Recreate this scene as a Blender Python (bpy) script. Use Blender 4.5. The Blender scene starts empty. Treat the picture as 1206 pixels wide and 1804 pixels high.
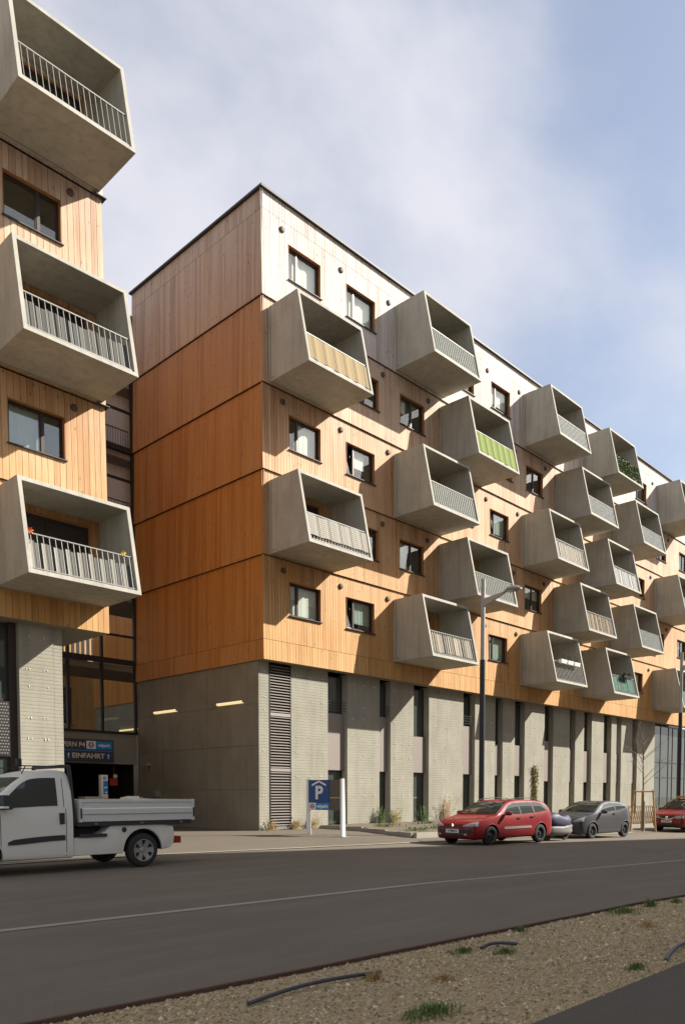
import bpy, bmesh, math, random
from mathutils import Vector, Matrix
from mathutils.bvhtree import BVHTree
random.seed(11)
R = math.radians
scene = bpy.context.scene
COL = scene.collection

# ------------------------------------------------------------------ camera
F_PX, CX_PX, CY_PX, YAW, PITCH = 1389.06, 603.0, 1475.38, 0.8018, -0.0537
CAM = Vector((-20.166, -23.772, 1.44))
cd = bpy.data.cameras.new('camera'); cam = bpy.data.objects.new('camera', cd); COL.objects.link(cam)
cd.sensor_fit = 'HORIZONTAL'; cd.sensor_width = 36.0; cd.lens = F_PX / 1206 * 36
cd.shift_x = 0.0; cd.shift_y = (CY_PX - 902) / 1206
cd.clip_start = 0.1; cd.clip_end = 3000
cam.location = CAM; cam.rotation_euler = (math.pi / 2 + PITCH, 0, -YAW)
scene.camera = cam

# ------------------------------------------------------------------ light
SUNV = Vector((3.57, -2.48, 3.0)).normalized()      # towards the sun
world = bpy.data.worlds.new('World'); scene.world = world; world.use_nodes = True
wn = world.node_tree; wn.nodes.clear()
def wnode(t, **k):
    n = wn.nodes.new(t)
    for a, b in k.items(): setattr(n, a, b)
    return n
wout = wnode('ShaderNodeOutputWorld'); wbg = wnode('ShaderNodeBackground'); wbg.inputs[1].default_value = 0.079
sky = wnode('ShaderNodeTexSky'); sky.sky_type = 'NISHITA'; sky.sun_disc = False
sky.sun_elevation = math.asin(SUNV.z); sky.sun_rotation = math.atan2(SUNV.x, SUNV.y)
sky.air_density = 1.0; sky.dust_density = 1.6; sky.ozone_density = 1.0; sky.altitude = 160
wtc = wnode('ShaderNodeTexCoord'); wmap = wnode('ShaderNodeMapping')
wmap.inputs['Location'].default_value = (8.11, 0.28, 0.23); wmap.inputs['Scale'].default_value = (1.0, 1.0, 1.9)
wnz = wnode('ShaderNodeTexNoise'); wnz.inputs['Scale'].default_value = 1.4; wnz.inputs['Detail'].default_value = 7.0
wnz.inputs['Roughness'].default_value = 0.52; wnz.inputs['Distortion'].default_value = 0.25
wrp = wnode('ShaderNodeValToRGB'); wrp.color_ramp.elements[0].position = 0.34; wrp.color_ramp.elements[1].position = 0.62
wrp.color_ramp.interpolation = 'EASE'; wrp.color_ramp.elements[0].color = (.22, .22, .22, 1)
wmul = wnode('ShaderNodeMath', operation='MULTIPLY'); wmul.inputs[1].default_value = 0.90
wmix = wnode('ShaderNodeMix', data_type='RGBA')
wmix.inputs[7].default_value = (5.35, 5.3, 5.65, 1)
wl = wn.links.new
wl(wtc.outputs['Generated'], wmap.inputs[0]); wl(wmap.outputs[0], wnz.inputs['Vector']); wl(wnz.outputs[0], wrp.inputs[0])
wl(wrp.outputs[0], wmul.inputs[0]); wl(wmul.outputs[0], wmix.inputs[0]); wl(sky.outputs[0], wmix.inputs[6])
wl(wmix.outputs[2], wbg.inputs[0]); wl(wbg.outputs[0], wout.inputs[0])

sd = bpy.data.lights.new('sun', 'SUN'); sd.energy = 5.0; sd.angle = R(0.53); sd.color = (1.0, 0.95, 0.85)
sun = bpy.data.objects.new('sun', sd); COL.objects.link(sun)
sun.rotation_euler = (-SUNV).to_track_quat('-Z', 'Y').to_euler(); sun.location = (20, -40, 40)
vs = scene.view_settings; vs.view_transform = 'Standard'; vs.look = 'None'; vs.exposure = 1.08; vs.gamma = 1.0
vs.use_curve_mapping = False

# ------------------------------------------------------------------ pixel helpers (photograph pixel -> point on ground or plane)
FWD = Vector((math.sin(YAW) * math.cos(PITCH), math.cos(YAW) * math.cos(PITCH), math.sin(PITCH)))
RGT = Vector((math.cos(YAW), -math.sin(YAW), 0)); UPV = RGT.cross(FWD)
def ray(px, py): return FWD + RGT * ((px - CX_PX) / F_PX) - UPV * ((py - CY_PX) / F_PX)
def clamp(v, a, b): return max(a, min(b, v))
def terr(x, y): return -0.0145 * clamp(x + 10, 0, 45) * clamp((-y - 3) / 5, 0, 1)
def gpt(px, py, off=0.0):
    d = ray(px, py); z = 0.0
    for _ in range(30):
        t = (z + off - CAM.z) / d.z; p = CAM + d * t; z = 0.6 * z + 0.4 * terr(p.x, p.y)
    return p
def onY(px, py, Y): d = ray(px, py); return CAM + d * ((Y - CAM.y) / d.y)
def onX(px, py, X): d = ray(px, py); return CAM + d * ((X - CAM.x) / d.x)

# ------------------------------------------------------------------ object helpers
def tag(o, label, cat, group=None):
    o['label'] = label; o['category'] = cat
    if group: o['group'] = group
    return o
def empty(name, loc=(0, 0, 0), rz=0.0, label=None, cat=None, group=None):
    o = bpy.data.objects.new(name, None); COL.objects.link(o); o.location = loc; o.rotation_euler = (0, 0, rz)
    o.empty_display_size = 0.3
    if label: tag(o, label, cat, group)
    return o
def link(name, me, parent=None, loc=None, rot=None):
    o = bpy.data.objects.new(name, me); COL.objects.link(o)
    if parent is not None: o.parent = parent
    if loc is not None: o.location = loc
    if rot is not None: o.rotation_euler = rot
    return o
class MB:
    def __init__(s): s.v = []; s.f = []; s.m = []; s.r = []; s.mats = []; s.rnd = 0.0
    def mi(s, mat):
        if mat not in s.mats: s.mats.append(mat)
        return s.mats.index(mat)
    def add(s, vs_, fs, mat=None):
        b = len(s.v); s.v += [tuple(p) for p in vs_]
        k = s.mi(mat) if mat is not None else 0
        for f in fs: s.f.append(tuple(b + i for i in f)); s.m.append(k); s.r.append(s.rnd)
        return s
    def box(s, x0, x1, y0, y1, z0, z1, mat=None):
        return s.add([(x0,y0,z0),(x1,y0,z0),(x1,y1,z0),(x0,y1,z0),(x0,y0,z1),(x1,y0,z1),(x1,y1,z1),(x0,y1,z1)],
                     [(0,3,2,1),(4,5,6,7),(0,1,5,4),(1,2,6,5),(2,3,7,6),(3,0,4,7)], mat)
    def hexa(s, p, mat=None):   # 8 points, same order as box
        return s.add(p, [(0,3,2,1),(4,5,6,7),(0,1,5,4),(1,2,6,5),(2,3,7,6),(3,0,4,7)], mat)
    def quad(s, a, b, c, d, mat=None): return s.add([a, b, c, d], [(0, 1, 2, 3)], mat)
    def tube(s, pts, rad, n=8, mat=None, cap=True):
        pts = [Vector(p) for p in pts]
        rads = rad if isinstance(rad, (list, tuple)) else [rad] * len(pts)
        vs_, fs = [], []; prev = None
        for i, p in enumerate(pts):
            t = (pts[min(i + 1, len(pts) - 1)] - pts[max(i - 1, 0)]).normalized()
            if prev is None:
                a = Vector((0, 0, 1)) if abs(t.z) < 0.9 else Vector((1, 0, 0)); u = t.cross(a).normalized()
            else: u = (prev - t * prev.dot(t)).normalized()
            w = t.cross(u); prev = u
            for k in range(n):
                an = 2 * math.pi * k / n; vs_.append(p + (u * math.cos(an) + w * math.sin(an)) * rads[i])
        for i in range(len(pts) - 1):
            for k in range(n):
                k2 = (k + 1) % n; fs.append((i*n+k, i*n+k2, (i+1)*n+k2, (i+1)*n+k))
        if cap: fs.append(tuple(range(n))[::-1]); fs.append(tuple((len(pts)-1)*n + k for k in range(n)))
        return s.add(vs_, fs, mat)
    def lathe(s, prof, n=20, axis='Y', mat=None, o=(0, 0, 0)):   # prof: (radius, along)
        vs_, fs = [], []
        for (r, a) in prof:
            for k in range(n):
                an = 2 * math.pi * k / n; c, q = r * math.cos(an), r * math.sin(an)
                p = {'Y': (c, a, q), 'Z': (c, q, a), 'X': (a, c, q)}[axis]
                vs_.append((p[0]+o[0], p[1]+o[1], p[2]+o[2]))
        for i in range(len(prof) - 1):
            for k in range(n):
                k2 = (k + 1) % n; fs.append((i*n+k, i*n+k2, (i+1)*n+k2, (i+1)*n+k))
        return s.add(vs_, fs, mat)
    def prism(s, poly, y0, y1, mat=None):   # poly in xz, extruded in y
        n = len(poly)
        vs_ = [(x, y0, z) for x, z in poly] + [(x, y1, z) for x, z in poly]
        fs = [tuple(range(n)), tuple(range(2*n-1, n-1, -1))] + [(i, i+n, (i+1) % n + n, (i+1) % n) for i in range(n)]
        return s.add(vs_, fs, mat)
    def mesh(s, name, mat=None, smooth=None, normals=True):
        me = bpy.data.meshes.new(name); me.from_pydata(s.v, [], s.f)
        ms = s.mats if s.mats and s.mats[0] is not None else [mat]
        if None in ms: ms = [mat if q is None else q for q in ms]
        for q in ms: me.materials.append(M[q] if isinstance(q, str) else q)
        me.polygons.foreach_set('material_index', s.m)
        if any(s.r):
            at = me.attributes.new('rnd', 'FLOAT', 'FACE'); at.data.foreach_set('value', s.r)
        if normals:
            bm = bmesh.new(); bm.from_mesh(me); bmesh.ops.recalc_face_normals(bm, faces=bm.faces); bm.to_mesh(me); bm.free()
        if smooth is not None:
            me.polygons.foreach_set('use_smooth', [True] * len(me.polygons)); me.set_sharp_from_angle(angle=R(smooth))
        me.update(); return me
    def build(s, name, mat=None, parent=None, loc=None, rot=None, smooth=None, kind=None, normals=True):
        o = link(name, s.mesh(name, mat, smooth, normals), parent, loc, rot)
        if kind: o['kind'] = kind
        return o

# ------------------------------------------------------------------ materials
M = {}
class NT:
    def __init__(s, name):
        s.m = bpy.data.materials.new(name); s.m.use_nodes = True; s.t = s.m.node_tree
        s.p = s.t.nodes['Principled BSDF']; s.out = s.t.nodes['Material Output']; M[name] = s.m
    def n(s, t, **k):
        n = s.t.nodes.new(t)
        for a, b in k.items():
            if a.startswith('i_'):
                q = a[2:]; n.inputs[int(q) if q.isdigit() else q.replace('_', ' ')].default_value = b
            else: setattr(n, a, b)
        return n
    def l(s, a, b): s.t.links.new(a, b)
    def noise(s, scale, detail=4, rough=.55, vec=None, stretch=None, coord='Object'):
        if vec is None:
            vec = s.n('ShaderNodeTexCoord').outputs[coord]
        if stretch:
            mp = s.n('ShaderNodeMapping'); mp.inputs['Scale'].default_value = stretch; s.l(vec, mp.inputs[0]); vec = mp.outputs[0]
        n = s.n('ShaderNodeTexNoise', i_Scale=scale, i_Detail=detail, i_Roughness=rough); s.l(vec, n.inputs['Vector']); return n.outputs[0]
    def ramp(s, fac, *els):
        r = s.n('ShaderNodeValToRGB'); e = r.color_ramp.elements
        while len(e) < len(els): e.new(0.5)
        for i, (p, c) in enumerate(els):
            e[i].position = p; e[i].color = (*c, 1) if isinstance(c, (tuple, list)) else (c, c, c, 1)
        s.l(fac, r.inputs[0]); return r.outputs[0]
    def mix(s, fac, a, b, bt='MIX'):
        m = s.n('ShaderNodeMix', data_type='RGBA', blend_type=bt)
        for i, v in ((0, fac), (6, a), (7, b)):
            if isinstance(v, (int, float)): m.inputs[i].default_value = v
            elif isinstance(v, (tuple, list)): m.inputs[i].default_value = (*v, 1)
            else: s.l(v, m.inputs[i])
        return m.outputs[2]
    def math(s, op, a, b=0.0):
        m = s.n('ShaderNodeMath', operation=op)
        for i, v in ((0, a), (1, b)):
            if isinstance(v, (int, float)): m.inputs[i].default_value = v
            else: s.l(v, m.inputs[i])
        return m.outputs[0]
    def bump(s, h, strength=.3, dist=.02):
        b = s.n('ShaderNodeBump', i_Strength=strength, i_Distance=dist); s.l(h, b.inputs['Height']); s.l(b.outputs[0], s.p.inputs['Normal'])
    def set(s, col=None, rough=None, metal=None, **k):
        for key, v in (('Base Color', col), ('Roughness', rough), ('Metallic', metal)):
            if v is None: continue
            if isinstance(v, (tuple, list)): s.p.inputs[key].default_value = (*v, 1)
            elif isinstance(v, (int, float)): s.p.inputs[key].default_value = v
            else: s.l(v, s.p.inputs[key])
        for a, b in k.items(): s.p.inputs[a.replace('_', ' ')].default_value = b
        return s
def plain(name, col, rough=.6, metal=0.0, var=.12, scale=6, **k):
    t = NT(name); nz = t.noise(scale, 5)
    c = t.mix(nz, tuple(v * (1 - var) for v in col), tuple(min(1, v * (1 + var)) for v in col))
    t.set(c, rough, metal, **k); return t

LIPS = [6.74, 10.78, 14.02, 17.28, 20.51, 24.43]
def mk_timber():
    t = NT('timber')
    oi = t.n('ShaderNodeObjectInfo'); at = t.n('ShaderNodeAttribute', attribute_name='rnd')
    rnd = t.math('FRACT', t.math('ADD', at.outputs['Fac'], t.math('MULTIPLY', oi.outputs['Random'], 1.0)))
    geo = t.n('ShaderNodeNewGeometry'); sp = t.n('ShaderNodeSeparateXYZ'); t.l(geo.outputs['Position'], sp.inputs[0])
    z = t.math('DIVIDE', sp.outputs['Z'], 24.5)
    wob = t.math('MULTIPLY', t.math('SUBTRACT', t.noise(.35, 3, vec=geo.outputs['Position']), .5), .10)
    z = t.math('ADD', z, t.math('MULTIPLY', wob, .04))
    base = t.ramp(z, (.27, (.46, .170, .017)), (.56, (.45, .166, .020)), (.58, (.44, .165, .028)), (.70, (.43, .168, .040)), (.712, (.40, .172, .055)), (.832, (.38, .185, .085)), (.842, (.40, .315, .265)), (1.0, (.44, .37, .325)))
    stops = []                                                    # weathering: the foot of every storey is least sheltered
    for a, b in zip(LIPS, LIPS[1:]): stops += [((a + .01) / 24.5, 0.0), ((b - .01) / 24.5, 1.0)]
    zs = t.ramp(t.math('DIVIDE', sp.outputs['Z'], 24.5), *stops)
    nz2 = t.noise(.8, 4, vec=geo.outputs['Position'], stretch=(1, 1, .5))
    wea = t.math('MULTIPLY', t.math('POWER', t.math('SUBTRACT', 1.0, zs), 1.3), t.ramp(nz2, (.35, .1), (.65, 1.0)))
    base = t.mix(t.math('MULTIPLY', wea, .22), base, (.54, .40, .22))
    base = t.mix(t.math('MULTIPLY', rnd, .4), base, t.mix(.5, base, (.60, .33, .085)))
    sn = t.n('ShaderNodeSeparateXYZ'); t.l(geo.outputs['True Normal'], sn.inputs[0])                # the street front faces the weather and has bleached
    ble = t.math('MULTIPLY', t.math('GREATER_THAN', t.math('ABSOLUTE', sn.outputs['Y']), .5), t.ramp(t.noise(.5, 4, vec=geo.outputs['Position'], stretch=(1, 1, .8)), (.3, .28), (.7, .72)))
    base = t.mix(ble, base, t.mix(t.ramp(z, (.3, 0.0), (.83, .6), (.842, 1.0)), (.60, .385, .15), (.69, .685, .67)))
    stk = t.noise(1.0, 5, .7, vec=geo.outputs['Position'], stretch=(7, 7, .16))
    base = t.mix(t.math('MULTIPLY', t.ramp(stk, (.48, 0.0), (.72, 1.0)), .5), base, (.20, .075, .016))
    base = t.mix(t.math('MULTIPLY', t.ramp(stk, (.28, 1.0), (.42, 0.0)), .25), base, (.58, .42, .22))
    dark = t.math('LESS_THAN', rnd, .22)
    base = t.mix(t.math('MULTIPLY', dark, .26), base, (.24, .088, .016))
    gr = t.noise(3.2, 6, .65, vec=geo.outputs['Position'], stretch=(9, 9, .55))
    base = t.mix(t.ramp(gr, (.35, 0.0), (.75, .55)), base, t.mix(.5, base, (.20, .085, .03)))
    vo = t.n('ShaderNodeTexVoronoi', i_Scale=3.6, i_Randomness=1.0)
    mp = t.n('ShaderNodeMapping'); mp.inputs['Scale'].default_value = (1, 1, .55); t.l(geo.outputs['Position'], mp.inputs[0]); t.l(mp.outputs[0], vo.inputs['Vector'])
    knot = t.ramp(vo.outputs['Distance'], (.06, 1.0), (.15, 0.0))
    base = t.mix(t.math('MULTIPLY', knot, .62), base, (.10, .042, .016))
    t.set(base, .72); t.bump(gr, .25, .006); return t
mk_timber()
def mk_concrete(name, a, b, stain=.35, scale=1.0, board=False):
    t = NT(name); geo = t.n('ShaderNodeNewGeometry'); pos = geo.outputs['Position']
    n1 = t.noise(.9 * scale, 6, .6, vec=pos); n2 = t.noise(14 * scale, 4, .7, vec=pos)
    n3 = t.noise(1.6, 5, .6, vec=pos, stretch=(2.5, 2.5, .25))
    c = t.mix(t.ramp(n1, (.3, 0.0), (.72, 1.0)), a, b)
    c = t.mix(t.math('MULTIPLY', t.ramp(n2, (.35, 0.0), (.7, 1.0)), .18), c, tuple(v * .62 for v in a))
    c = t.mix(t.math('MULTIPLY', t.ramp(n3, (.46, 0.0), (.74, 1.0)), stain), c, tuple(v * .5 for v in a))
    t.set(c, .88)
    if board:
        n4 = t.noise(2.0, 3, .6, vec=pos, stretch=(.5, .5, 14)); n2 = t.math('ADD', n2, n4)
    t.bump(n2, .3, .008); return t
mk_concrete('balcony_concrete', (.325, .305, .255), (.42, .395, .335), .40)
mk_concrete('pier_concrete', (.27, .252, .20), (.345, .325, .262), .30)
mk_concrete('panel_concrete', (.185, .165, .12), (.24, .218, .162), .25)
mk_concrete('kerb_concrete', (.27, .245, .20), (.35, .32, .265), .2)
mk_concrete('render_grey', (.20, .18, .145), (.235, .215, .175), .1)
plain('membrane', (.025, .02, .016), .9)
plain('bronze', (.055, .042, .036), .42, .55, .1)
plain('flashing', (.035, .03, .028), .6, .1)
plain('reveal_wood', (.30, .125, .035), .7, 0, .2, 9)
plain('corrugated', (.62, .56, .52), .6, .0, .06)
plain('spandrel', (.235, .20, .178), .55, .1, .06)
plain('galvanised', (.20, .195, .18), .55, .2, .1, 30)
plain('steel_dark', (.022, .019, .018), .5, .3)
plain('louvre_metal', (.30, .265, .24), .5, .35, .1)
plain('vent_metal', (.075, .055, .042), .7, .0)
plain('room_dark', (.035, .033, .03), .9)
plain('curtain', (.80, .80, .75), .9, 0, .08, 3)
plain('curtain_green', (.33, .40, .36), .9, 0, .08, 3)
plain('white_paint', (.78, .76, .71), .45, 0, .05)
plain('rubber', (.022, .021, .02), .85, 0, .2, 20)
plain('plastic_black', (.028, .027, .026), .75, 0, .15, 20)
plain('chrome', (.72, .72, .72), .16, 1.0, .05)
plain('alloy', (.55, .55, .54), .28, .9, .05)
plain('steel_wheel', (.06, .06, .062), .45, .6, .2)
plain('sign_dark', (.045, .045, .05), .5)
plain('sign_blue', (.012, .055, .21), .4, 0, .04)
plain('sign_light_blue', (.02, .21, .48), .4, 0, .04)
plain('sign_white', (.72, .70, .66), .5, 0, .05)
plain('sign_brown', (.095, .078, .058), .5)
plain('sign_red', (.45, .05, .02), .5)
plain('sign_yellow', (.55, .38, .05), .5)
plain('letter_grey', (.62, .59, .52), .5)
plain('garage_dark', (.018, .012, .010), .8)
plain('rust', (.075, .034, .018), .9, 0, .4, 14)
plain('hose', (.035, .038, .045), .5)
plain('aluminium', (.60, .60, .55), .42, .12, .07, 12)
plain('taillight', (.30, .02, .02), .25)
plain('wood_post', (.47, .27, .11), .8, 0, .25, 12)
plain('bark', (.22, .17, .12), .9, 0, .25, 25)
plain('lamp_grey', (.33, .32, .31), .45, .5)
plain('lamp_dark', (.020, .021, .024), .45, .2)
plain('plate_white', (.66, .65, .60), .5)
plain('ink', (.03, .03, .04), .6)
plain('soil', (.11, .085, .055), .95, 0, .4, 8)
plain('grass_green', (.10, .145, .028), .8, 0, .4, 9)
plain('grass_dry', (.36, .235, .08), .9, 0, .3, 9)
plain('leaf_green', (.085, .13, .03), .7, 0, .35, 9)
plain('leaf_yellow', (.30, .24, .03), .7, 0, .3, 9)
plain('terracotta', (.40, .16, .07), .8)
plain('pot_white', (.70, .68, .63), .6)
plain('toy_orange', (.75, .15, .04), .5)
plain('toy_yellow', (.72, .48, .04), .5)
plain('beige_plaster', (.50, .46, .40), .85, 0, .06, 2)
plain('cover_navy', (.016, .019, .055), .6, 0, .15, 4)
plain('cover_silver', (.13, .12, .108), .6, .0, .1, 4)
plain('fabric_slate', (.10, .095, .085), .9)
plain('fabric_ash', (.25, .235, .20), .9)
def paint(name, col, rough=.28, coat=.6, metal=0.0):
    t = NT(name); nz = t.noise(2.2, 4)
    c = t.mix(nz, tuple(v * .95 for v in col), tuple(v * 1.04 for v in col))
    d = t.noise(5, 5, .7); r = t.ramp(d, (.3, rough + .2), (.8, rough + .35))
    t.set(c, r, metal, Coat_Weight=coat*.7, Coat_Roughness=.02, Specular_IOR_Level=.2)
paint('paint_red', (.19, .006, .009)); paint('paint_grey', (.05, .05, .056), .32, .7, .1)
paint('paint_white', (.66, .63, .55), .35, .4); paint('paint_van', (.16, .008, .008))
def glass(name, tint, body, refl):
    t = NT(name); t.t.nodes.remove(t.p)
    lw = t.n('ShaderNodeLayerWeight'); f0 = ((refl - 1) / (refl + 1)) ** 2
    fac = t.math('ADD', f0, t.math('MULTIPLY', t.math('POWER', lw.outputs['Facing'], 5.0), 1 - f0)); gl = t.n('ShaderNodeBsdfGlossy', i_Roughness=.015); gl.inputs[0].default_value = (*tint, 1)
    nz = t.noise(.8, 2); bp = t.n('ShaderNodeBump', i_Strength=.06, i_Distance=.05); t.l(nz, bp.inputs['Height']); t.l(bp.outputs[0], gl.inputs['Normal'])
    if body is None:
        tr = t.n('ShaderNodeBsdfTransparent'); tr.inputs[0].default_value = (.93, .95, .93, 1)
    else:
        tr = t.n('ShaderNodeBsdfDiffuse'); tr.inputs[0].default_value = (*body, 1)
    mx = t.n('ShaderNodeMixShader'); t.l(fac, mx.inputs[0]); t.l(tr.outputs[0], mx.inputs[1]); t.l(gl.outputs[0], mx.inputs[2])
    t.l(mx.outputs[0], t.out.inputs[0])
glass('window_glass', (.95, .97, .95), None, 2.0)
glass('clear_glass', (.9, .93, .92), None, 1.4)
glass('dark_glass', (.88, .92, .90), (.05, .062, .055), 2.0)
glass('truck_glass', (.85, .9, .88), (.016, .019, .017), 1.75)
glass('car_glass', (.88, .93, .90), (.035, .042, .036), 2.4)
glass('tinted_panel', (.8, .85, .82), (.075, .08, .062), 1.4)
glass('lamp_glass', (.9, .9, .9), (.32, .32, .31), 1.6)
def stripes(name, cols, period, rough=.9, duty=None):
    t = NT(name); tc = t.n('ShaderNodeTexCoord'); sp = t.n('ShaderNodeSeparateXYZ'); t.l(tc.outputs['Object'], sp.inputs[0])
    f = t.math('FRACT', t.math('DIVIDE', sp.outputs['X'], period))
    r = t.n('ShaderNodeValToRGB'); e = r.color_ramp.elements; r.color_ramp.interpolation = 'CONSTANT'
    while len(e) < len(cols): e.new(.5)
    for i, c in enumerate(cols): e[i].position = duty[i] if duty else i / len(cols); e[i].color = (*c, 1)
    t.l(f, r.inputs[0]); nz = t.noise(30, 3)
    c = t.mix(t.math('MULTIPLY', nz, .3), r.outputs[0], (.1, .09, .07)); t.set(c, rough)
stripes('cloth_tan', [(.33, .24, .115), (.05, .036, .02), (.33, .24, .115), (.05, .036, .02), (.29, .21, .10)], .56, duty=[0, .66, .71, .80, .85])
stripes('cloth_lime', [(.16, .22, .018), (.025, .04, .01), (.16, .22, .018), (.025, .04, .01), (.20, .27, .035)], .52, duty=[0, .55, .61, .72, .78])
stripes('cloth_beige', [(.50, .43, .33), (.38, .31, .23)], .3)
stripes('cloth_white', [(.70, .69, .66), (.52, .52, .51)], .28)
stripes('cloth_teal', [(.03, .24, .15), (.02, .15, .095)], .36)
stripes('cloth_fine', [(.55, .46, .33), (.05, .04, .03)], .17)
def mk_weave():
    t = NT('cloth_weave'); tc = t.n('ShaderNodeTexCoord'); sp = t.n('ShaderNodeSeparateXYZ'); t.l(tc.outputs['Object'], sp.inputs[0])
    f = t.math('FRACT', t.math('DIVIDE', sp.outputs['Z'], .085)); g = t.math('LESS_THAN', f, .22)
    f2 = t.math('FRACT', t.math('DIVIDE', sp.outputs['X'], .6)); g2 = t.math('MAXIMUM', t.math('LESS_THAN', f2, .06), t.math('MULTIPLY', t.math('GREATER_THAN', f2, .14), t.math('LESS_THAN', f2, .2)))
    t.set(t.mix(g2, t.mix(g, (.31, .285, .24), (.17, .15, .12)), (.04, .035, .03)), .9)
mk_weave()
def mk_reed():
    t = NT('cloth_reed'); n = t.noise(12, 4, .7, stretch=(6, 1, .25)); t.set(t.ramp(n, (.3, (.20, .12, .05)), (.5, (.45, .33, .18)), (.7, (.60, .48, .30))), .9)
mk_reed()
def mk_asphalt(name, a, b, patch, rough=.88):
    t = NT(name); geo = t.n('ShaderNodeNewGeometry'); pos = geo.outputs['Position']
    n1 = t.noise(.22, 5, .6, vec=pos); n2 = t.noise(55, 3, .75, vec=pos); n3 = t.noise(1.1, 6, .65, vec=pos, stretch=(.22, 1.6, 1))
    c = t.mix(t.ramp(n1, (.3, 0.0), (.7, 1.0)), a, b)
    c = t.mix(t.math('MULTIPLY', t.ramp(n3, (.47, 0.0), (.72, 1.0)), .6), c, patch)
    c = t.mix(t.math('MULTIPLY', t.ramp(n2, (.45, 0.0), (.72, 1.0)), .4), c, tuple(min(1, v * 1.9) for v in b))
    t.set(c, rough); t.bump(n2, .35, .006)
mk_asphalt('asphalt', (.094, .073, .049), (.124, .098, .067), (.165, .133, .094))
mk_asphalt('asphalt_path', (.056, .044, .031), (.075, .06, .043), (.085, .068, .05))
mk_asphalt('paving', (.085, .067, .046), (.108, .086, .06), (.066, .052, .036))
mk_asphalt('parking', (.10, .08, .056), (.125, .10, .072), (.075, .06, .043))
mk_asphalt('road_paint', (.22, .195, .155), (.28, .25, .205), (.13, .108, .08))
mk_asphalt('gravel_bed', (.26, .185, .092), (.34, .25, .13), (.16, .11, .05))
def mk_pebble():
    t = NT('pebble'); at = t.n('ShaderNodeAttribute', attribute_name='rnd')
    t.set(t.ramp(at.outputs['Fac'], (0.0, (.14, .095, .046)), (.35, (.34, .25, .125)), (.6, (.48, .37, .205)), (.85, (.33, .265, .17)), (1.0, (.62, .52, .35))), .9)
mk_pebble()
def mk_lit(name, col, st):
    t = NT(name); t.set((.6, .5, .3), .4); t.p.inputs['Emission Color'].default_value = (*col, 1); t.p.inputs['Emission Strength'].default_value = st
mk_lit('tube_light', (1.0, .76, .38), .42)

# ================================================================== GROUND
def sheet(name, ya, yb, x0, x1, off, mat, nx=80, ny=6, kind='structure', parent=None):
    mb = MB()
    for i in range(nx + 1):
        x = x0 + (x1 - x0) * i / nx
        for j in range(ny + 1):
            y = ya(x) + (yb(x) - ya(x)) * j / ny
            mb.v.append((x, y, terr(x, y) + off))
    for i in range(nx):
        for j in range(ny):
            a = i * (ny + 1) + j; mb.f.append((a, a + ny + 1, a + ny + 2, a + 1)); mb.m.append(0); mb.r.append(0)
    return mb.build(name, mat, parent, kind=kind, normals=False)
yedge = lambda x: -19.0 - .047 * (x + 17.8)
ypath = lambda x: -21.22 + .005 * (x + 14)
ypark = lambda x: -10.25 - .07 * (x - 1)
ykerb = lambda x: -7.62 - .004 * x
g = MB()
for i in range(2): pass
sheet('ground', lambda x: -400, lambda x: 400, -400, 600, -.06, 'soil', 250, 160)
sheet('road', yedge, ypark, -60, 140, 0.0, 'asphalt', 200, 8)
sheet('parking_lane', ypark, lambda x: ykerb(x) - .001, -60, 140, .004, 'parking', 200, 4)
sheet('pavement', lambda x: ykerb(x) + .16, lambda x: 16.0, -60, 140, .012, 'paving', 200, 30)
sheet('kerb', lambda x: ykerb(x), lambda x: ykerb(x) + .16, -60, 140, .022, 'kerb_concrete', 200, 1)
sheet('footpath', lambda x: -30, ypath, -60, 140, .004, 'asphalt_path', 120, 4)
sheet('gravel_strip', ypath, yedge, -60, 140, -.012, 'gravel_bed', 120, 6)
ylane = lambda x: -15.42 - .068 * (x + 16.7)
sheet('lane_marking', lambda x: ylane(x) - .075, lambda x: ylane(x) + .075, -60, 120, .005, 'road_paint', 180, 1)
# steel edging between road and gravel
mb = MB(); xs = [-60 + i * .5 for i in range(260)]
for i in range(len(xs) - 1):
    a, b = xs[i], xs[i+1]; ya, yb = yedge(a), yedge(b); w = lambda q: .006 * math.sin(q * 1.7) + .004 * math.sin(q * 4.1)
    za, zb = terr(a, ya), terr(b, yb)
    mb.hexa([(a, ya-.028+w(a), za-.05), (b, yb-.028+w(b), zb-.05), (b, yb+.006+w(b), zb-.05), (a, ya+.006+w(a), za-.05),
             (a, ya-.028+w(a), za+.022), (b, yb-.028+w(b), zb+.022), (b, yb+.006+w(b), zb+.022), (a, ya+.006+w(a), za+.022)])
e = mb.build('steel_edging', 'rust'); tag(e, 'rusty brown steel edging between the road and the gravel strip', 'edging')
# pebbles
rg = random.Random(3); mb = MB()
for i in range(42000):
    t = rg.random() ** 1.5; x = -18.6 + 16 * t
    y = ypath(x) + (yedge(x) - ypath(x)) * rg.random() - .02
    s = (rg.uniform(.006, .015) if rg.random() < .93 else rg.uniform(.015, .03)) * (1 + .4 * t); z = terr(x, y) - .01
    mb.rnd = rg.uniform(.02, 1); a = rg.random() * 6.28; ca, sa = math.cos(a) * s, math.sin(a) * s * .7; h = s * rg.uniform(.5, .9)
    mb.add([(x+ca, y+sa, z), (x-sa*1.3, y+ca*.8, z), (x-ca, y-sa, z), (x+sa*1.2, y-ca*.9, z), (x+ca*.2, y, z+h)], [(0,1,4), (1,2,4), (2,3,4), (3,0,4)])
o = mb.build('gravel_stones', 'pebble', kind='stuff', normals=False); tag(o, 'loose tan gravel stones covering the strip beside the road', 'gravel')
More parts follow.
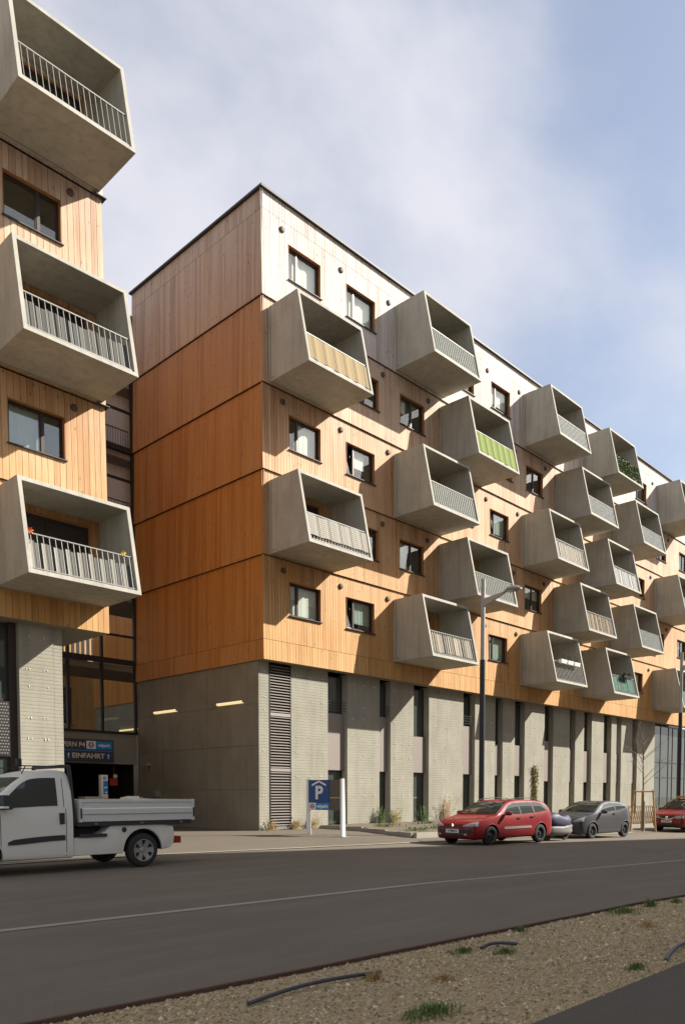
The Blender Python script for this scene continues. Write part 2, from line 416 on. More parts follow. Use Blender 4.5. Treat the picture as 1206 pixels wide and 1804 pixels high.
# hoses
def hose(p0, p1, label, sag=.04):
    a, b = gpt(*p0), gpt(*p1); pts = []
    n = Vector((-(b - a).y, (b - a).x, 0)).normalized()
    for i in range(13):
        t = i / 12; q = a.lerp(b, t) + n * sag * math.sin(t * math.pi * 1.3)
        pts.append((q.x, q.y, terr(q.x, q.y) + .012 + .02 * math.sin(t * math.pi)))
    o = MB().tube(pts, .016, 8).build('irrigation_hose', 'hose', smooth=60); tag(o, label, 'hose', 'black hoses lying on the gravel')
hose((437, 1772), (665, 1714), 'long black irrigation hose nearest the bottom of the picture on gravel')
hose((847, 1673), (908, 1665), 'short black irrigation hose between two grass tufts on gravel')
hose((1172, 1694), (1235, 1652), 'black irrigation hose at right edge beside the dark footpath')
def tuft(p, label, w=.3, h=.1, n=150, mat='grass_green', group='grass tufts on the gravel strip'):
    c = gpt(*p); mb = MB(); q = random.Random(int(p[0])); n = int(n * 1.8); w *= 1.25
    for i in range(n):
        r = w * min(abs(q.gauss(0, .4)), .6); a = q.random() * 6.28; bx, by = r * math.cos(a) * 1.6, r * math.sin(a) * .8
        l = h * q.uniform(.3, 1.15) * (1.1 - r / w); a2 = q.random() * 6.28; dx, dy = math.cos(a2) * l * 1.1, math.sin(a2) * l * 1.1; wd = .004
        px, py = -math.sin(a2) * wd, math.cos(a2) * wd
        mb.add([(bx-px, by-py, -.02), (bx+px, by+py, -.02), (bx+dx*.5+px*.7, by+dy*.5+py*.7, l*.75), (bx+dx*.5-px*.7, by+dy*.5-py*.7, l*.75), (bx+dx, by+dy, l)], [(0,1,2,3), (3,2,4)])
    o = mb.build('grass_tuft', mat, loc=(c.x, c.y, terr(c.x, c.y)), normals=False); tag(o, label, 'grass', group)
tuft((760, 1786), 'largest green grass tuft at the bottom edge of the gravel', .22, .07, 170)
tuft((815, 1677), 'green grass tuft left of the short hose on gravel', .14, .05, 90)
tuft((890, 1678), 'green grass tuft right of the short hose on gravel', .13, .05, 90)
tuft((1100, 1607), 'green grass tuft against the steel edging near right edge', .3, .07, 130)
tuft((1120, 1705), 'flat green grass tuft beside the footpath corner', .13, .04, 100)
tuft((1145, 1596), 'tall green weed at steel edging close to right edge', .1, .12, 60)
tuft((660, 1726), 'dry orange grass clump at the end of the long hose', .07, .07, 60, 'grass_dry')
tuft((780, 1726), 'dry orange grass clump in the middle of the gravel', .1, .05, 60, 'grass_dry')
tuft((1140, 1632), 'dry orange grass clump near the right edge of gravel', .12, .06, 60, 'grass_dry')
tuft((915, 1640), 'small green grass sprout against the steel edging mid way', .1, .06, 50)
tuft((1190, 1590), 'green grass sprout at the far right end of edging', .12, .07, 60)

# ================================================================== BUILDINGS
K = .9
ZF = [K * (8.4 + 3.615 * i) for i in range(5)]                 # storey floors (balcony undersides)
LIP = [K * 7.49, K * 11.98, K * 15.58, K * 19.20, K * 22.79, K * 27.15]
TILT = .075
def rects(u0, u1, z0, z1, holes):
    us = sorted({u0, u1, *[clamp(h[0], u0, u1) for h in holes], *[clamp(h[1], u0, u1) for h in holes]})
    out = []
    for a, b in zip(us, us[1:]):
        if b - a < 1e-4: continue
        m = (a + b) / 2; hs = sorted([h for h in holes if h[0] < m < h[1]], key=lambda h: h[2]); z = z0
        for h in hs:
            if h[2] > z: out.append((a, b, z, h[2]))
            z = h[3]
        if z < z1: out.append((a, b, z, z1))
    return out
def board_pieces(u0, u1, z0, z1, holes, pitch, joints=()):
    """vertical boards clipped by window openings and horizontal butt joints"""
    n = max(1, round((u1 - u0) / pitch)); p = (u1 - u0) / n; out = []
    for i in range(n):
        a, b = u0 + i * p + .006, u0 + (i + 1) * p - .006
        for (c, d, zl, zh) in rects(a, b, z0, z1, holes):
            cut = [zl] + [j for j in joints if zl + .05 < j < zh - .05] + [zh]
            for zl2, zh2 in zip(cut, cut[1:]): out.append((c, d, zl2, zh2 - (.014 if zh2 != zh else 0), i))
    return out
def board_verts(a, b, zl, zh, z0, z1):
    f = lambda z: TILT * (z - z0) / (z1 - z0)
    y0, y1 = f(zl), f(zh)
    return [(a, y0, zl), (b, y0, zl), (b, y0+.024, zl), (a, y0+.024, zl), (a, y1, zh), (b, y1, zh), (b, y1+.024, zh), (a, y1+.024, zh)]
_bc = {}
def board_mesh(w, zl, zh, z0, z1):
    k = tuple(round(q, 3) for q in (w, zl, zh, z0, z1))
    if k not in _bc: _bc[k] = MB().hexa(board_verts(0, w, zl, zh, z0, z1)).mesh('board', 'timber')
    return _bc[k]
def face_local(o, parent, origin, rz):
    o.parent = parent; o.location = origin; o.rotation_euler = (0, 0, rz); return o

def window(parent, x0, x1, z0, z1, y=0.0, split=.30, curtain=None, tilt=False, seed=0, depth=.17, rz=0):
    """bronze framed window in a timber wall facing -Y"""
    w, h = x1 - x0, z1 - z0; d = depth
    mb = MB()                                                    # fixed frame + mullion
    fr = .055
    mb.box(0, w, d, d+.07, 0, fr).box(0, w, d, d+.07, h-fr, h).box(0, fr, d, d+.07, fr, h-fr).box(w-fr, w, d, d+.07, fr, h-fr)
    ms = split * w
    mb.box(ms-.035, ms+.035, d-.01, d+.07, fr, h-fr)
    o = mb.build('window', 'bronze', parent, (x0, y, z0), (0, 0, rz))
    rv = MB(); rv.box(0, w, .03, d, h-.012, h-.001).box(.001, .014, .03, d, .0, h-.013).box(w-.014, w-.001, .03, d, 0, h-.013); rv.build('reveal', 'reveal_wood', o)
    MB().box(-.05, w+.05, -.05, d+.01, -.035, -.006).build('sill', 'flashing', o)
    def sash(a, b, tl):
        mb = MB(); f2 = .045
        mb.box(a, b, 0, .05, 0, f2).box(a, b, 0, .05, h-2*fr-f2, h-2*fr).box(a, a+f2, 0, .05, f2, h-2*fr-f2).box(b-f2, b, 0, .05, f2, h-2*fr-f2)
        s_ = mb.build('sash', 'bronze', o, (0, d+.012, fr), (-R(9) if tl else 0, 0, 0))
        p = MB().box(a+f2, b-f2, .02, .03, f2, h-2*fr-f2).build('pane', 'window_glass', o, (0, d+.012, fr), (-R(9) if tl else 0, 0, 0))
    sash(fr, ms-.036, tilt); sash(ms+.036, w-fr, False)
    MB().add([(0, d+.07, 0), (w, d+.07, 0), (w, d+.07, h), (0, d+.07, h), (0, 1.6, 0), (w, 1.6, 0), (w, 1.6, h), (0, 1.6, h)],
             [(4,5,6,7), (0,1,5,4), (1,2,6,5), (2,3,7,6), (3,0,4,7)]).build('room_lining', 'room_dark', o, normals=False)
    if curtain:
        for (a, b, zt, mat) in curtain:
            mb = MB(); n = 14; A, B = a * w, b * w
            for i in range(n + 1):
                x = A + (B - A) * i / n; yy = d + .17 + .02 * math.sin(i * 2.1 + seed)
                mb.v += [(x, yy, h * (1 - zt) + .02), (x, yy, h - .06)]
            for i in range(n): mb.f.append((2*i, 2*i+2, 2*i+3, 2*i+1)); mb.m.append(0); mb.r.append(0)
            mb.build('curtain', mat, o, smooth=80, normals=False)
    return o
_vent = None
def vent(parent, x, z, y=.02, rz=0):
    global _vent
    if _vent is None:
        mb = MB(); mb.lathe([(.0, -.03), (.06, -.035), (.105, -.02), (.115, .0), (.115, .08)], 18); _vent = mb.mesh('vent', 'vent_metal', 50)
    return link('vent', _vent, parent, (x, y, z))

BD0, BD1, BH = 2.48 * K, 1.78 * K, 3.13 * K                       # balcony depth at bottom / top, height
def yf(z): return -(BD0 + (BD1 - BD0) * z / BH)
BT = .135
def balcony_shell_mesh(w):
    mb = MB(); t = BT
    def ring(x0, x1, z0, z1): return [(x0, z0), (x1, z0), (x1, z1), (x0, z1)]
    oc, ic = ring(0, w, 0, BH), ring(t, w - t, t, BH - t)
    V = []
    for (x, z) in oc: V.append((x, .04, z))
    for (x, z) in oc: V.append((x, yf(z), z))
    for (x, z) in ic: V.append((x, yf(z), z))
    for (x, z) in ic: V.append((x, .04, z))
    Fc = []
    for i in range(4):
        j = (i + 1) % 4
        Fc += [(i, j, 4+j, 4+i), (4+i, 4+j, 8+j, 8+i), (8+i, 8+j, 12+j, 12+i)]
    mb.add(V, Fc); me = mb.mesh('balcony', 'balcony_concrete')
    bm = bmesh.new(); bm.from_mesh(me)
    ed = [e for e in bm.edges if len(e.link_faces) == 2 and e.calc_face_angle(0) > .6]
    bmesh.ops.bevel(bm, geom=ed, offset=.012, segments=1, affect='EDGES'); bm.to_mesh(me); bm.free()
    return me
BW = 3.95 * K
SHELL = balcony_shell_mesh(BW)
JOINT = MB().box(-.004, -.001, -.115, -.10, .02, BH - .02).box(-.004, BW + .004, -.115, -.10, -.004, -.001).box(-.005, -.001, -.34, -.16, .10, .116).mesh('wall_joint', 'steel_dark')
RAILH = 1.06
def rail_pt(x, z): return (x, yf(z) + .07, z)
BARM = {}
def bar_mesh(r):
    if r not in BARM:
        z0, z1 = BT + .05, BT + RAILH; mb = MB()
        y0, y1 = yf(z0) + .07, yf(z1) + .07
        mb.hexa([(-r, y0-r, z0), (r, y0-r, z0), (r, y0+r, z0), (-r, y0+r, z0), (-r, y1-r, z1), (r, y1-r, z1), (r, y1+r, z1), (-r, y1+r, z1)])
        BARM[r] = mb.mesh('baluster', 'galvanised')
    return BARM[r]
def bar_rails(mb, w, r=.018):
    for z in (BT + .05, BT + RAILH):
        y = yf(z) + .07; mb.box(BT + .005, w - BT - .005, y - .022, y + .022, z - .016, z + .016)
DOORM = {}
def balcony(parent, x0, z0, y=0.0, single=True, spacing=.16, door=0, infill=None, junction=True):
    b = link('balcony', SHELL, parent, (x0, y, z0))
    link('wall_joint', JOINT, b)
    mb = MB(); bar_rails(mb, BW)
    n = round((BW - 2 * BT) / spacing); xs = [BT + (BW - 2 * BT) * (i + .5) / n for i in range(n)]
    if infill:
        z0_, z1_ = BT + .08, BT + RAILH - .03
        gp = MB().hexa([(BT+.02, yf(z0_)+.066, z0_), (BW-BT-.02, yf(z0_)+.066, z0_), (BW-BT-.02, yf(z0_)+.076, z0_), (BT+.02, yf(z0_)+.076, z0_),
                        (BT+.02, yf(z1_)+.066, z1_), (BW-BT-.02, yf(z1_)+.066, z1_), (BW-BT-.02, yf(z1_)+.076, z1_), (BT+.02, yf(z1_)+.076, z1_)])
        gp.build('glass_panel', infill, b)
    if single:
        mb.build('railing', 'galvanised', b)
        for x in xs: link('baluster', bar_mesh(.008), b, (x, 0, 0))
    else:
        me = bar_mesh(.009)
        for x in xs: mb.add([(v.co.x + x, v.co.y, v.co.z) for v in me.vertices], [tuple(p.vertices) for p in me.polygons])
        mb.build('railing', 'galvanised', b)
    # balcony door on the back wall
    dx0 = [.5, .9][door % 2]; dw, dh = 2.1, 2.25
    mb = MB(); yb = -.004
    mb.box(dx0-.07, dx0+dw+.07, yb-.03, .10, BT+.02+dh, BT+.09+dh).box(dx0-.07, dx0, yb-.03, .10, BT+.02, BT+.02+dh).box(dx0+dw, dx0+dw+.07, yb-.03, .10, BT+.02, BT+.02+dh)
    dr = mb.build('balcony_door', 'reveal_wood', b)
    mb = MB(); fr = .07
    mb.box(dx0+.001, dx0+dw-.001, yb-.01, .09, BT+.02, BT+.09).box(dx0+.001, dx0+dw-.001, yb-.01, .09, BT+dh-.06, BT+.019+dh)
    for xx in (dx0+.001, dx0+.7, dx0+dw-fr-.001): mb.box(xx, xx+fr, yb-.012, .09, BT+.09, BT+dh-.06)
    mb.box(dx0+fr, dx0+dw-fr, .02, .06, BT+.09, BT+dh-.06, 'dark_glass')
    mb.mats[0] = 'bronze'; mb.build('door_frame', 'bronze', b)
    return b
def screen(bal_x, bal_z, y, mat, label, amp=.022, period=.2, z_lo=.07, z_hi=None, name='privacy_screen', cat='balcony screen', x_lo=0.0, x_hi=0.0, strips=0, mat2=None, front=False):
    """fabric behind the railing bars, follows the leaning front"""
    z_hi = RAILH - .05 if z_hi is None else z_hi
    o = None; mb = MB(); W0, W1 = BT + .03 + x_lo, BW - BT - .03 - x_hi
    if strips:
        n = strips; root = None
        pw = (W1 - W0) / n; q = random.Random(int(bal_x * 10))
        root = empty(name, (bal_x, y, bal_z)); tag(root, label, cat, 'screens on balcony railings')
        for i in range(n):
            mb = MB(); a, b = W0 + i * pw + .01, W0 + (i + 1) * pw - .012; top = z_hi + q.uniform(-.06, .02); m = 5
            for k in range(m + 1):
                x = a + (b - a) * k / m; dy = .12 + .03 * math.sin(math.pi * k / m) + (.02 if i % 2 else 0)
                for z in (BT + z_lo, BT + top):
                    mb.v += [(x, yf(z) + dy, z), (x, yf(z) + dy + .006, z)]
            for k in range(m):
                a_ = 4 * k; c_ = a_ + 4
                for f in ((a_, c_, c_+2, a_+2), (a_+1, a_+3, c_+3, c_+1), (a_+2, c_+2, c_+3, a_+3), (a_, a_+1, c_+1, c_)): mb.f.append(f); mb.m.append(0); mb.r.append(0)
            mb.build('fabric_strip', mat if i % 2 == 0 or not mat2 else mat2, root, smooth=50)
        return root
    n = 90
    for i in range(n + 1):
        x = W0 + (W1 - W0) * i / n; dy = (.032 + .4 * amp * math.sin(2 * math.pi * x / period)) if front else (.115 + amp * math.sin(2 * math.pi * x / period) + .008 * math.sin(x * 9.1))
        for z in (BT + z_lo + .012 * math.sin(x * 7), BT + z_hi + .015 * math.sin(x * 5.3)):
            mb.v += [(x, yf(z) + dy, z), (x, yf(z) + dy + .008, z)]
    for k in range(n):
        a_ = 4 * k; c_ = a_ + 4
        for f in ((a_, c_, c_+2, a_+2), (a_+1, a_+3, c_+3, c_+1), (a_+2, c_+2, c_+3, a_+3), (a_, a_+1, c_+1, c_)): mb.f.append(f); mb.m.append(0); mb.r.append(0)
    o = mb.build(name, mat, None, (bal_x, y, bal_z), smooth=60); tag(o, label, cat, 'screens on balcony railings'); return o

# ---------------------------------------------------------------- main building
XE, YL = 52 * K, 10.33 * K
BASE = .42; BX = .07
main = empty('apartment_building', (0, 0, 0), 0, 'long timber clad apartment block with rows of projecting concrete balconies', 'building')
odd = [(1.55, 3.5), (5.2, 7.2), (13.6, 15.57), (17.3, 19.28), (36.75, 38.7), (45.2, 47.2)]
even = [(5.5, 7.48), (9.13, 11.1), (17.6, 19.6), (21.2, 23.2), (37.0, 38.9), (40.7, 42.7), (45.4, 47.4)]
oddv = [1.18, 4.83, 8.22, 16.9, 20.3, 39.8]; evenv = [7.8, 11.43, 19.93, 23.5, 43.1]
BALC = [(4.32, (4, 2)), (12.63, (5, 3, 1)), (16.4, (4, 2)), (24.72, (5, 3, 1)), (28.75, (4, 2)), (32.45, (5, 3, 1)), (36.65, (4, 2)), (44.5, (5, 3, 1))]
rw = random.Random(5)
CURT = {(1, 0): [(.0, 1.0, 1.0, 'curtain')], (1, 1): [(.42, 1.0, .75, 'curtain_green')], (3, 0): [(.3, 1.0, 1.0, 'curtain')], (3, 1): [(.35, .8, .6, 'curtain')],
        (5, 0): [(.0, 1.0, 1.0, 'curtain')], (5, 1): [(.0, 1.0, 1.0, 'curtain')], (1, 3): [(.3, 1.0, 1.0, 'curtain_green')], (3, 3): [(.3, 1.0, .8, 'curtain_green')],
        (2, 1): [(.0, .5, 1.0, 'curtain')], (4, 1): [(.0, .4, .5, 'curtain')], (5, 3): [(.25, 1.0, .7, 'curtain')], (1, 4): [(.2, 1.0, 1.0, 'curtain')]}
for s_ in range(1, 6):
    for w_ in range(7):
        if (s_, w_) not in CURT:
            k_ = rw.random()
            if k_ < .35: CURT[(s_, w_)] = [(0.0, rw.uniform(.3, .6), 1.0, 'curtain')]
            elif k_ < .6: CURT[(s_, w_)] = [(rw.uniform(.4, .6), 1.0, rw.uniform(.3, 1.0), rw.choice(['curtain', 'curtain_green']))]
            elif k_ < .8: CURT[(s_, w_)] = [(0.0, 1.0, rw.uniform(.25, .5), 'curtain')]
holes_by = {}
for s in range(1, 6):
    hs = []
    for wi, (a, b) in enumerate(odd if s % 2 else even):
        z0 = ZF[s-1] + 1.18 * K; hs.append((a * K, b * K, z0, z0 + 1.485 * K))
        window(main, a * K, b * K, z0, z0 + 1.485 * K, 0.0, .30 if s % 2 else .52, CURT.get((s, wi)), tilt=(s, wi) in ((3, 1), (1, 1), (3, 3)), seed=wi + s)
    holes_by[s] = hs
    for v in (oddv if s % 2 else evenv): vent(main, v * K, ZF[s-1] + 3.09 * K)
for s in range(1, 6):
    z0, z1 = LIP[s-1], LIP[s]; hs = holes_by[s]
    joints = (8.37 * K,) if s == 1 else ((26.36 * K,) if s == 5 else ())
    w0 = MB()
    for (a, b, c, d) in rects(.13, XE, z0 + .03, z1 - .001, hs): w0.box(a, b, .12, .30, c, d)
    wall = w0.build('storey_wall', 'membrane', main)
    mb = MB(); q = random.Random(s); rn = {}
    for (a, b, zl, zh, i) in board_pieces(0.0, XE, z0, z1 - .02, hs, .155, joints):
        mb.rnd = rn.setdefault((i, zl > (joints[0] - .1 if joints else 99)), q.uniform(.01, .99)); mb.add(board_verts(a, b, zl, zh, z0, z1), [(0,3,2,1),(4,5,6,7),(0,1,5,4),(1,2,6,5),(2,3,7,6),(3,0,4,7)])
    mb.build('timber_boards', 'timber', wall, kind='stuff', normals=False)
    # end wall: each board its own piece
    ew = MB().box(.12, .30, .31, YL - .02, z0 + .03, z1 - .001).build('end_wall', 'membrane', main)
    eb = MB(); q = random.Random(50 + s)
    for (a, b, zl, zh, i) in board_pieces(.03, YL, z0, z1 - .02, (), .155, joints):
        if s < 5 and not (s == 1 and zl < 7.0): link('board', board_mesh(b - a, zl, zh, z0, z1), ew, (0, b, 0), (0, 0, -math.pi / 2))
        else:
            eb.rnd = q.uniform(.01, .99); eb.hexa([(y_, b - x_, z_) for (x_, y_, z_) in board_verts(0, b - a, zl, zh, z0, z1)])
    if eb.v: eb.build('timber_boards', 'timber', ew, kind='stuff')
    # shadow gap + drip edge below each storey
    if s > 1:
        MB().box(.02, XE, .022, .10, z0 - .012, z0 - .002).box(.022, .10, .10, YL, z0 - .012, z0 - .002).build('drip_edge', 'flashing', main)
MB().box(-.05, XE, -.05, .22, LIP[5] - .03, LIP[5] + .05).box(-.05, .22, .22, YL + .05, LIP[5] - .03, LIP[5] + .05).build('roof_flashing', 'flashing', main)
MB().box(.3, XE, .3, YL - .05, LIP[5] - .6, LIP[5] - .5).build('roof', 'flashing', main)
MB().box(.02, XE, .03, BASE + .06, LIP[0] - .004, LIP[0] + .028).box(.02, BX + .1, BASE + .06, YL, LIP[0] - .004, LIP[0] + .028).build('soffit', 'render_grey', main)
MB().box(.3, XE, 1.95, YL - .06, 0.0, LIP[5] - .62).build('light_block_core', 'membrane', main)  # unseen solid box added inside the block to stop light passing through
MB().box(.28, XE, YL - .05, YL, 0.0, LIP[5] - .05).build('rear_wall', 'render_grey', main)
# balconies
INF = {(c_, s_): 'tinted_panel' for c_, s_ in ((2, 5), (2, 3), (3, 2), (4, 5), (5, 4), (7, 4), (7, 2), (8, 5), (8, 3), (8, 1))}
for ci, (xr, sts) in enumerate(BALC):
    for s in sts:
        balcony(main, xr * K - BW, ZF[s-1], 0.0, single=ci < 3, spacing=.155, door=ci + s, infill=INF.get((ci + 1, s)))
bx = lambda c: BALC[c-1][0] * K - BW
screen(bx(1), ZF[3], 0, 'cloth_tan', 'tan striped fabric screen on the balcony nearest the top corner', front=True, period=.56)
screen(bx(1), ZF[1], 0, 'cloth_weave', 'off white woven mat screen on balcony at the building corner', z_lo=.2, front=True, period=.6)
screen(bx(3), ZF[3], 0, 'cloth_lime', 'lime green striped fabric screen on an upper balcony', period=.52, front=True)
screen(bx(2), ZF[0], 0, 'cloth_fine', 'tan and black slatted screen on low balcony beside lamp post', z_lo=.14)
screen(bx(4), ZF[2], 0, 'cloth_beige', 'beige pleated screen on balcony in third timber storey', period=.3)
screen(bx(5), ZF[1], 0, 'cloth_reed', 'straw coloured reed mat on second storey balcony', period=.1)
screen(bx(6), ZF[2], 0, 'cloth_white', 'white striped screen on balcony above the reed mat', period=.28)
screen(bx(6), ZF[0], 0, 'cloth_teal', 'teal green pleated screen on the lowest balcony row', period=.36, z_lo=.14)
def leaf_mass(name, bx_, bz, label, n, zr, mat, cat, xr=(.2, .8), dy=-.02, group=None, size=.05):
    q = random.Random(n); mb = MB(); W = BW
    for i in range(n):
        x = W * q.uniform(*xr); z = BT + q.uniform(*zr); y = yf(z) + dy + q.uniform(-.06, .08); s = size * q.uniform(.6, 1.3)
        a = Vector((q.gauss(0, 1), q.gauss(0, 1), q.gauss(0, 1))).normalized(); b = a.cross(Vector((q.random(), q.random(), 1))).normalized()
        c = Vector((x, y, z)); mb.rnd = q.random()
        mb.add([c - a * s, c + b * s * .5, c + a * s, c - b * s * .5], [(0, 1, 2, 3)])
    return mb
mb = leaf_mass('ivy', 0, 0, '', 1500, (.03, 1.1), 'leaf_green', '', (.08, .92), .02, size=.055)
o = mb.build('climbing_plant', 'leaf_green', None, (bx(6), 0, ZF[4]), normals=False); tag(o, 'dense green leafy plants covering a top storey balcony railing', 'plant')
for i, xx in enumerate((.55, 1.3, 2.05)):
    z = BT + RAILH - .12; y = yf(z) - .12
    pl = empty('flower_box', (bx(4) + xx + .3, y, ZF[0] + z)); tag(pl, ['white flower box nearest lamp on low balcony railing with dry stems', 'middle white flower box on low balcony railing with dry stems', 'rightmost white flower box on low balcony railing with dry stems'][i], 'flower box', 'white flower boxes on the railing')
    MB().hexa([(-.28, -.08, 0), (.28, -.08, 0), (.28, .08, 0), (-.28, .08, 0), (-.32, -.11, .2), (.32, -.11, .2), (.32, .11, .2), (-.32, .11, .2)]).build('box', 'pot_white', pl)
    mb = MB(); q = random.Random(i)
    for k in range(16):
        a = q.uniform(-.25, .25); mb.tube([(a, 0, .18), (a + q.uniform(-.06, .06), q.uniform(-.05, .05), .35), (a + q.uniform(-.14, .14), q.uniform(-.1, .1), q.uniform(.4, .62))], [.008, .006, .003], 4)
    mb.build('stems', 'soil', pl)
pl = empty('flower_box', (bx(6) + 1.9, yf(BT + RAILH - .12) - .12, ZF[0] + BT + RAILH - .12)); tag(pl, 'green planted flower box hanging on the teal screened balcony', 'flower box')
MB().hexa([(-.5, -.08, 0), (.5, -.08, 0), (.5, .08, 0), (-.5, .08, 0), (-.54, -.11, .18), (.54, -.11, .18), (.54, .11, .18), (-.54, .11, .18)]).build('box', 'steel_dark', pl)
q = random.Random(8); mb = MB()
for i in range(160):
    c = Vector((q.uniform(-.5, .5), q.uniform(-.1, .1), .18 + q.uniform(0, .16))); a = Vector((q.gauss(0, 1), q.gauss(0, 1), q.gauss(0, 1))).normalized() * .05; b = a.cross(Vector((.3, .2, 1))).normalized() * .025
    mb.add([c - a, c + b, c + a, c - b], [(0, 1, 2, 3)])
mb.build('leaves', 'grass_green', pl, normals=False)

# ---- concrete base
BAYS = [(3.93, 5.14, 5.0, 2.52, 1), (7.29, 8.07, 5.07, 2.52, 1), (9.77, 10.97, 4.29, 2.53, 0), (13.86, 14.92, 5.06, 2.53, 1), (16.84, 17.6, 4.24, 2.52, 0),
        (18.84, 19.9, 4.27, 2.53, 0), (22.11, 23.15, 4.68, 2.26, 0), (25.18, 25.89, 4.3, 2.26, 0), (27.05, 28.1, 4.26, 2.26, 0), (29.81, 30.94, 4.26, 2.26, 0), (31.7, 32.44, 4.26, 2.26, 0), (34.19, 35.02, 4.6, 2.26, 0)]
ZT = LIP[0] - .005
def pier(parent, x0, x1, y0, depth, pitch=.115, z1=ZT, anchors=True, seed=0):
    mb = MB(); n = int(z1 / pitch)
    vs_, fs = [], []
    zz = []
    for i in range(n):
        z = i * pitch; zz += [(z, y0), (z + pitch * .80, y0 - .002), (z + pitch * .82, y0 + .006), (z + pitch * .99, y0 + .006)]
    zz.append((z1, y0))
    for (z, y) in zz: vs_ += [(x0, y, min(z, z1)), (x1, y, min(z, z1))]
    for i in range(len(zz) - 1): fs.append((2*i, 2*i+1, 2*i+3, 2*i+2))
    mb.add(vs_, fs)
    mb.quad((x0, y0+.005, 0), (x0, y0+.005, z1), (x0, y0 + depth, z1), (x0, y0 + depth, 0)); mb.quad((x1, y0+.005, 0), (x1, y0 + depth, 0), (x1, y0 + depth, z1), (x1, y0+.005, z1))
    p = mb.build('concrete_pier', 'pier_concrete', parent, normals=False)
    if anchors:
        q = random.Random(seed); am = MB(); w = x1 - x0; nx = 3 if w > 1.6 else (2 if w > .8 else 1)
        for z in (6.35, 5.35, 4.82, 3.85, 3.2, 2.2, 1.4):
            for k in range(nx):
                x = x0 + w * (k + .5) / nx + q.uniform(-.03, .03)
                for dx in (-.06, .05):
                    if q.random() < .8: am.box(x+dx-.014, x+dx+.014, y0-.022, y0+.01, z-.016+q.uniform(-.02, .02), z+.016)
        am.build('climbing_anchor', 'pot_white', p, kind='stuff')
    return p
pier(main, BX + .02, .60, BASE, .6, seed=1)
edges = [1.80] + [e for b in BAYS for e in b[:2]] + [38.05]
for i in range(0, len(edges), 2): pier(main, edges[i], edges[i+1], BASE, .6, seed=i)
GY = BASE + .36
def glazing(parent, x0, x1, z0, z1, name='window', y=GY, mull=(), trans=()):
    mb = MB(); f = .055
    mb.box(x0, x1, y-.03, y+.05, z0, z0+f).box(x0, x1, y-.03, y+.05, z1-f, z1).box(x0, x0+f, y-.03, y+.05, z0+f, z1-f).box(x1-f, x1, y-.03, y+.05, z0+f, z1-f)
    for m in mull: mb.box(m-.03, m+.03, y-.035, y+.05, z0+f, z1-f)
    for m in trans: mb.box(x0+f, x1-f, y-.034, y+.05, m-.03, m+.03)
    o = mb.build(name, 'bronze', parent)
    xs_ = [x0+f] + list(mull) + [x1-f]
    for a, b in zip(xs_, xs_[1:]): MB().box(a+.001, b-.001, y, y+.015, z0+f, z1-f).build('pane', 'dark_glass', o)
    return o
for i, (a, b, zt, zb_, rl) in enumerate(BAYS):
    glazing(main, a + .01, b - .01, zt, ZT - .12)
    glazing(main, a + .01, b - .01, .12, zb_)
    MB().box(a + .03, b - .03, GY - .17, GY + .06, zb_ + .004, zt - .004).build('spandrel_panel', 'spandrel', main)
    if rl:
        rm = MB()
        for z in (zt + .12, zt + .25, zt + .38, zt + .5): rm.box(a + .03, b - .03, BASE + .09, BASE + .105, z - .012, z + .012)
        rm.build('guard_rail', 'steel_dark', main)
    MB().box(a, b, BASE + .02, GY + .05, .0, .11).build('threshold', 'kerb_concrete', main)
# louvre strip
lv = MB().box(.62, .68, BASE - .01, BASE + .12, .05, ZT - .04).box(1.75, 1.795, BASE - .01, BASE + .12, .05, ZT - .04).box(.68, 1.75, BASE + .10, BASE + .16, .12, ZT - .04).build('louvre', 'steel_dark', main)
sl = MB().add([(0, -.035, -.012), (1.066, -.035, -.012), (1.066, .075, .038), (0, .075, .038), (0, -.035, .008), (1.066, -.035, .008), (1.066, .075, .056), (0, .075, .056)], [(0,3,2,1),(4,5,6,7),(0,1,5,4),(1,2,6,5),(2,3,7,6),(3,0,4,7)]).mesh('louvre_slat', 'louvre_metal')
z = .2
while z < ZT - .1:
    if not any(abs(z - c) < .07 for c in (2.45, 4.68)): link('louvre_slat', sl, lv, (.682, BASE + .02, z))
    z += .112
for c in (2.45, 4.68): MB().box(.682, 1.748, BASE - .012, BASE + .09, c - .06, c + .06).build('louvre_rail', 'louvre_metal', lv)
MB().hexa([(.72, BASE-.02, .03), (1.7, BASE-.02, .03), (1.76, BASE+.06, .03), (.66, BASE+.06, .03), (.66, BASE-.02, .15), (1.76, BASE-.02, .15), (1.76, BASE+.06, .15), (.66, BASE+.06, .15)]).build('louvre_tray', 'galvanised', main)
# glazed end of the ground floor
sf = glazing(main, 38.06, XE - .05, .05, ZT - .1, 'shop_front', BASE + .22, mull=(39.6, 41.1, 41.9, 43.0, 44.4, 45.6), trans=(2.75, 3.9))
# end wall concrete panels
yj = [BASE, 3.79, 7.22, YL]; zj = [0.0, 1.65, 3.41, 5.06, ZT]
for i in range(3):
    for j in range(4):
        a, b = yj[i] + (.011 if i else .003), yj[i+1] - .011; c, d = zj[j] + .008, zj[j+1] - .008
        mb = MB().box(BX, BX + .12, a, b, c, d)
        mb.build('concrete_panel', 'panel_concrete', main)
MB().box(BX + .03, BX + .3, BASE + .62, YL - .06, 0, ZT).box(BX + .035, BX + .3, BASE + .015, BASE + .62, 0, ZT).build('end_base', 'panel_concrete', main)
for (a, b) in ((5.97, 7.76), (1.31, 3.02)):
    t_ = MB().box(BX - .10, BX, a, b, 5.16, 5.235).build('wall_lamp', 'lamp_grey', main)
    MB().box(BX - .125, BX - .101, a + .02, b - .02, 5.165, 5.23).box(BX - .1, BX - .005, a + .03, b - .03, 5.135, 5.159).build('light_tube', 'tube_light', t_)
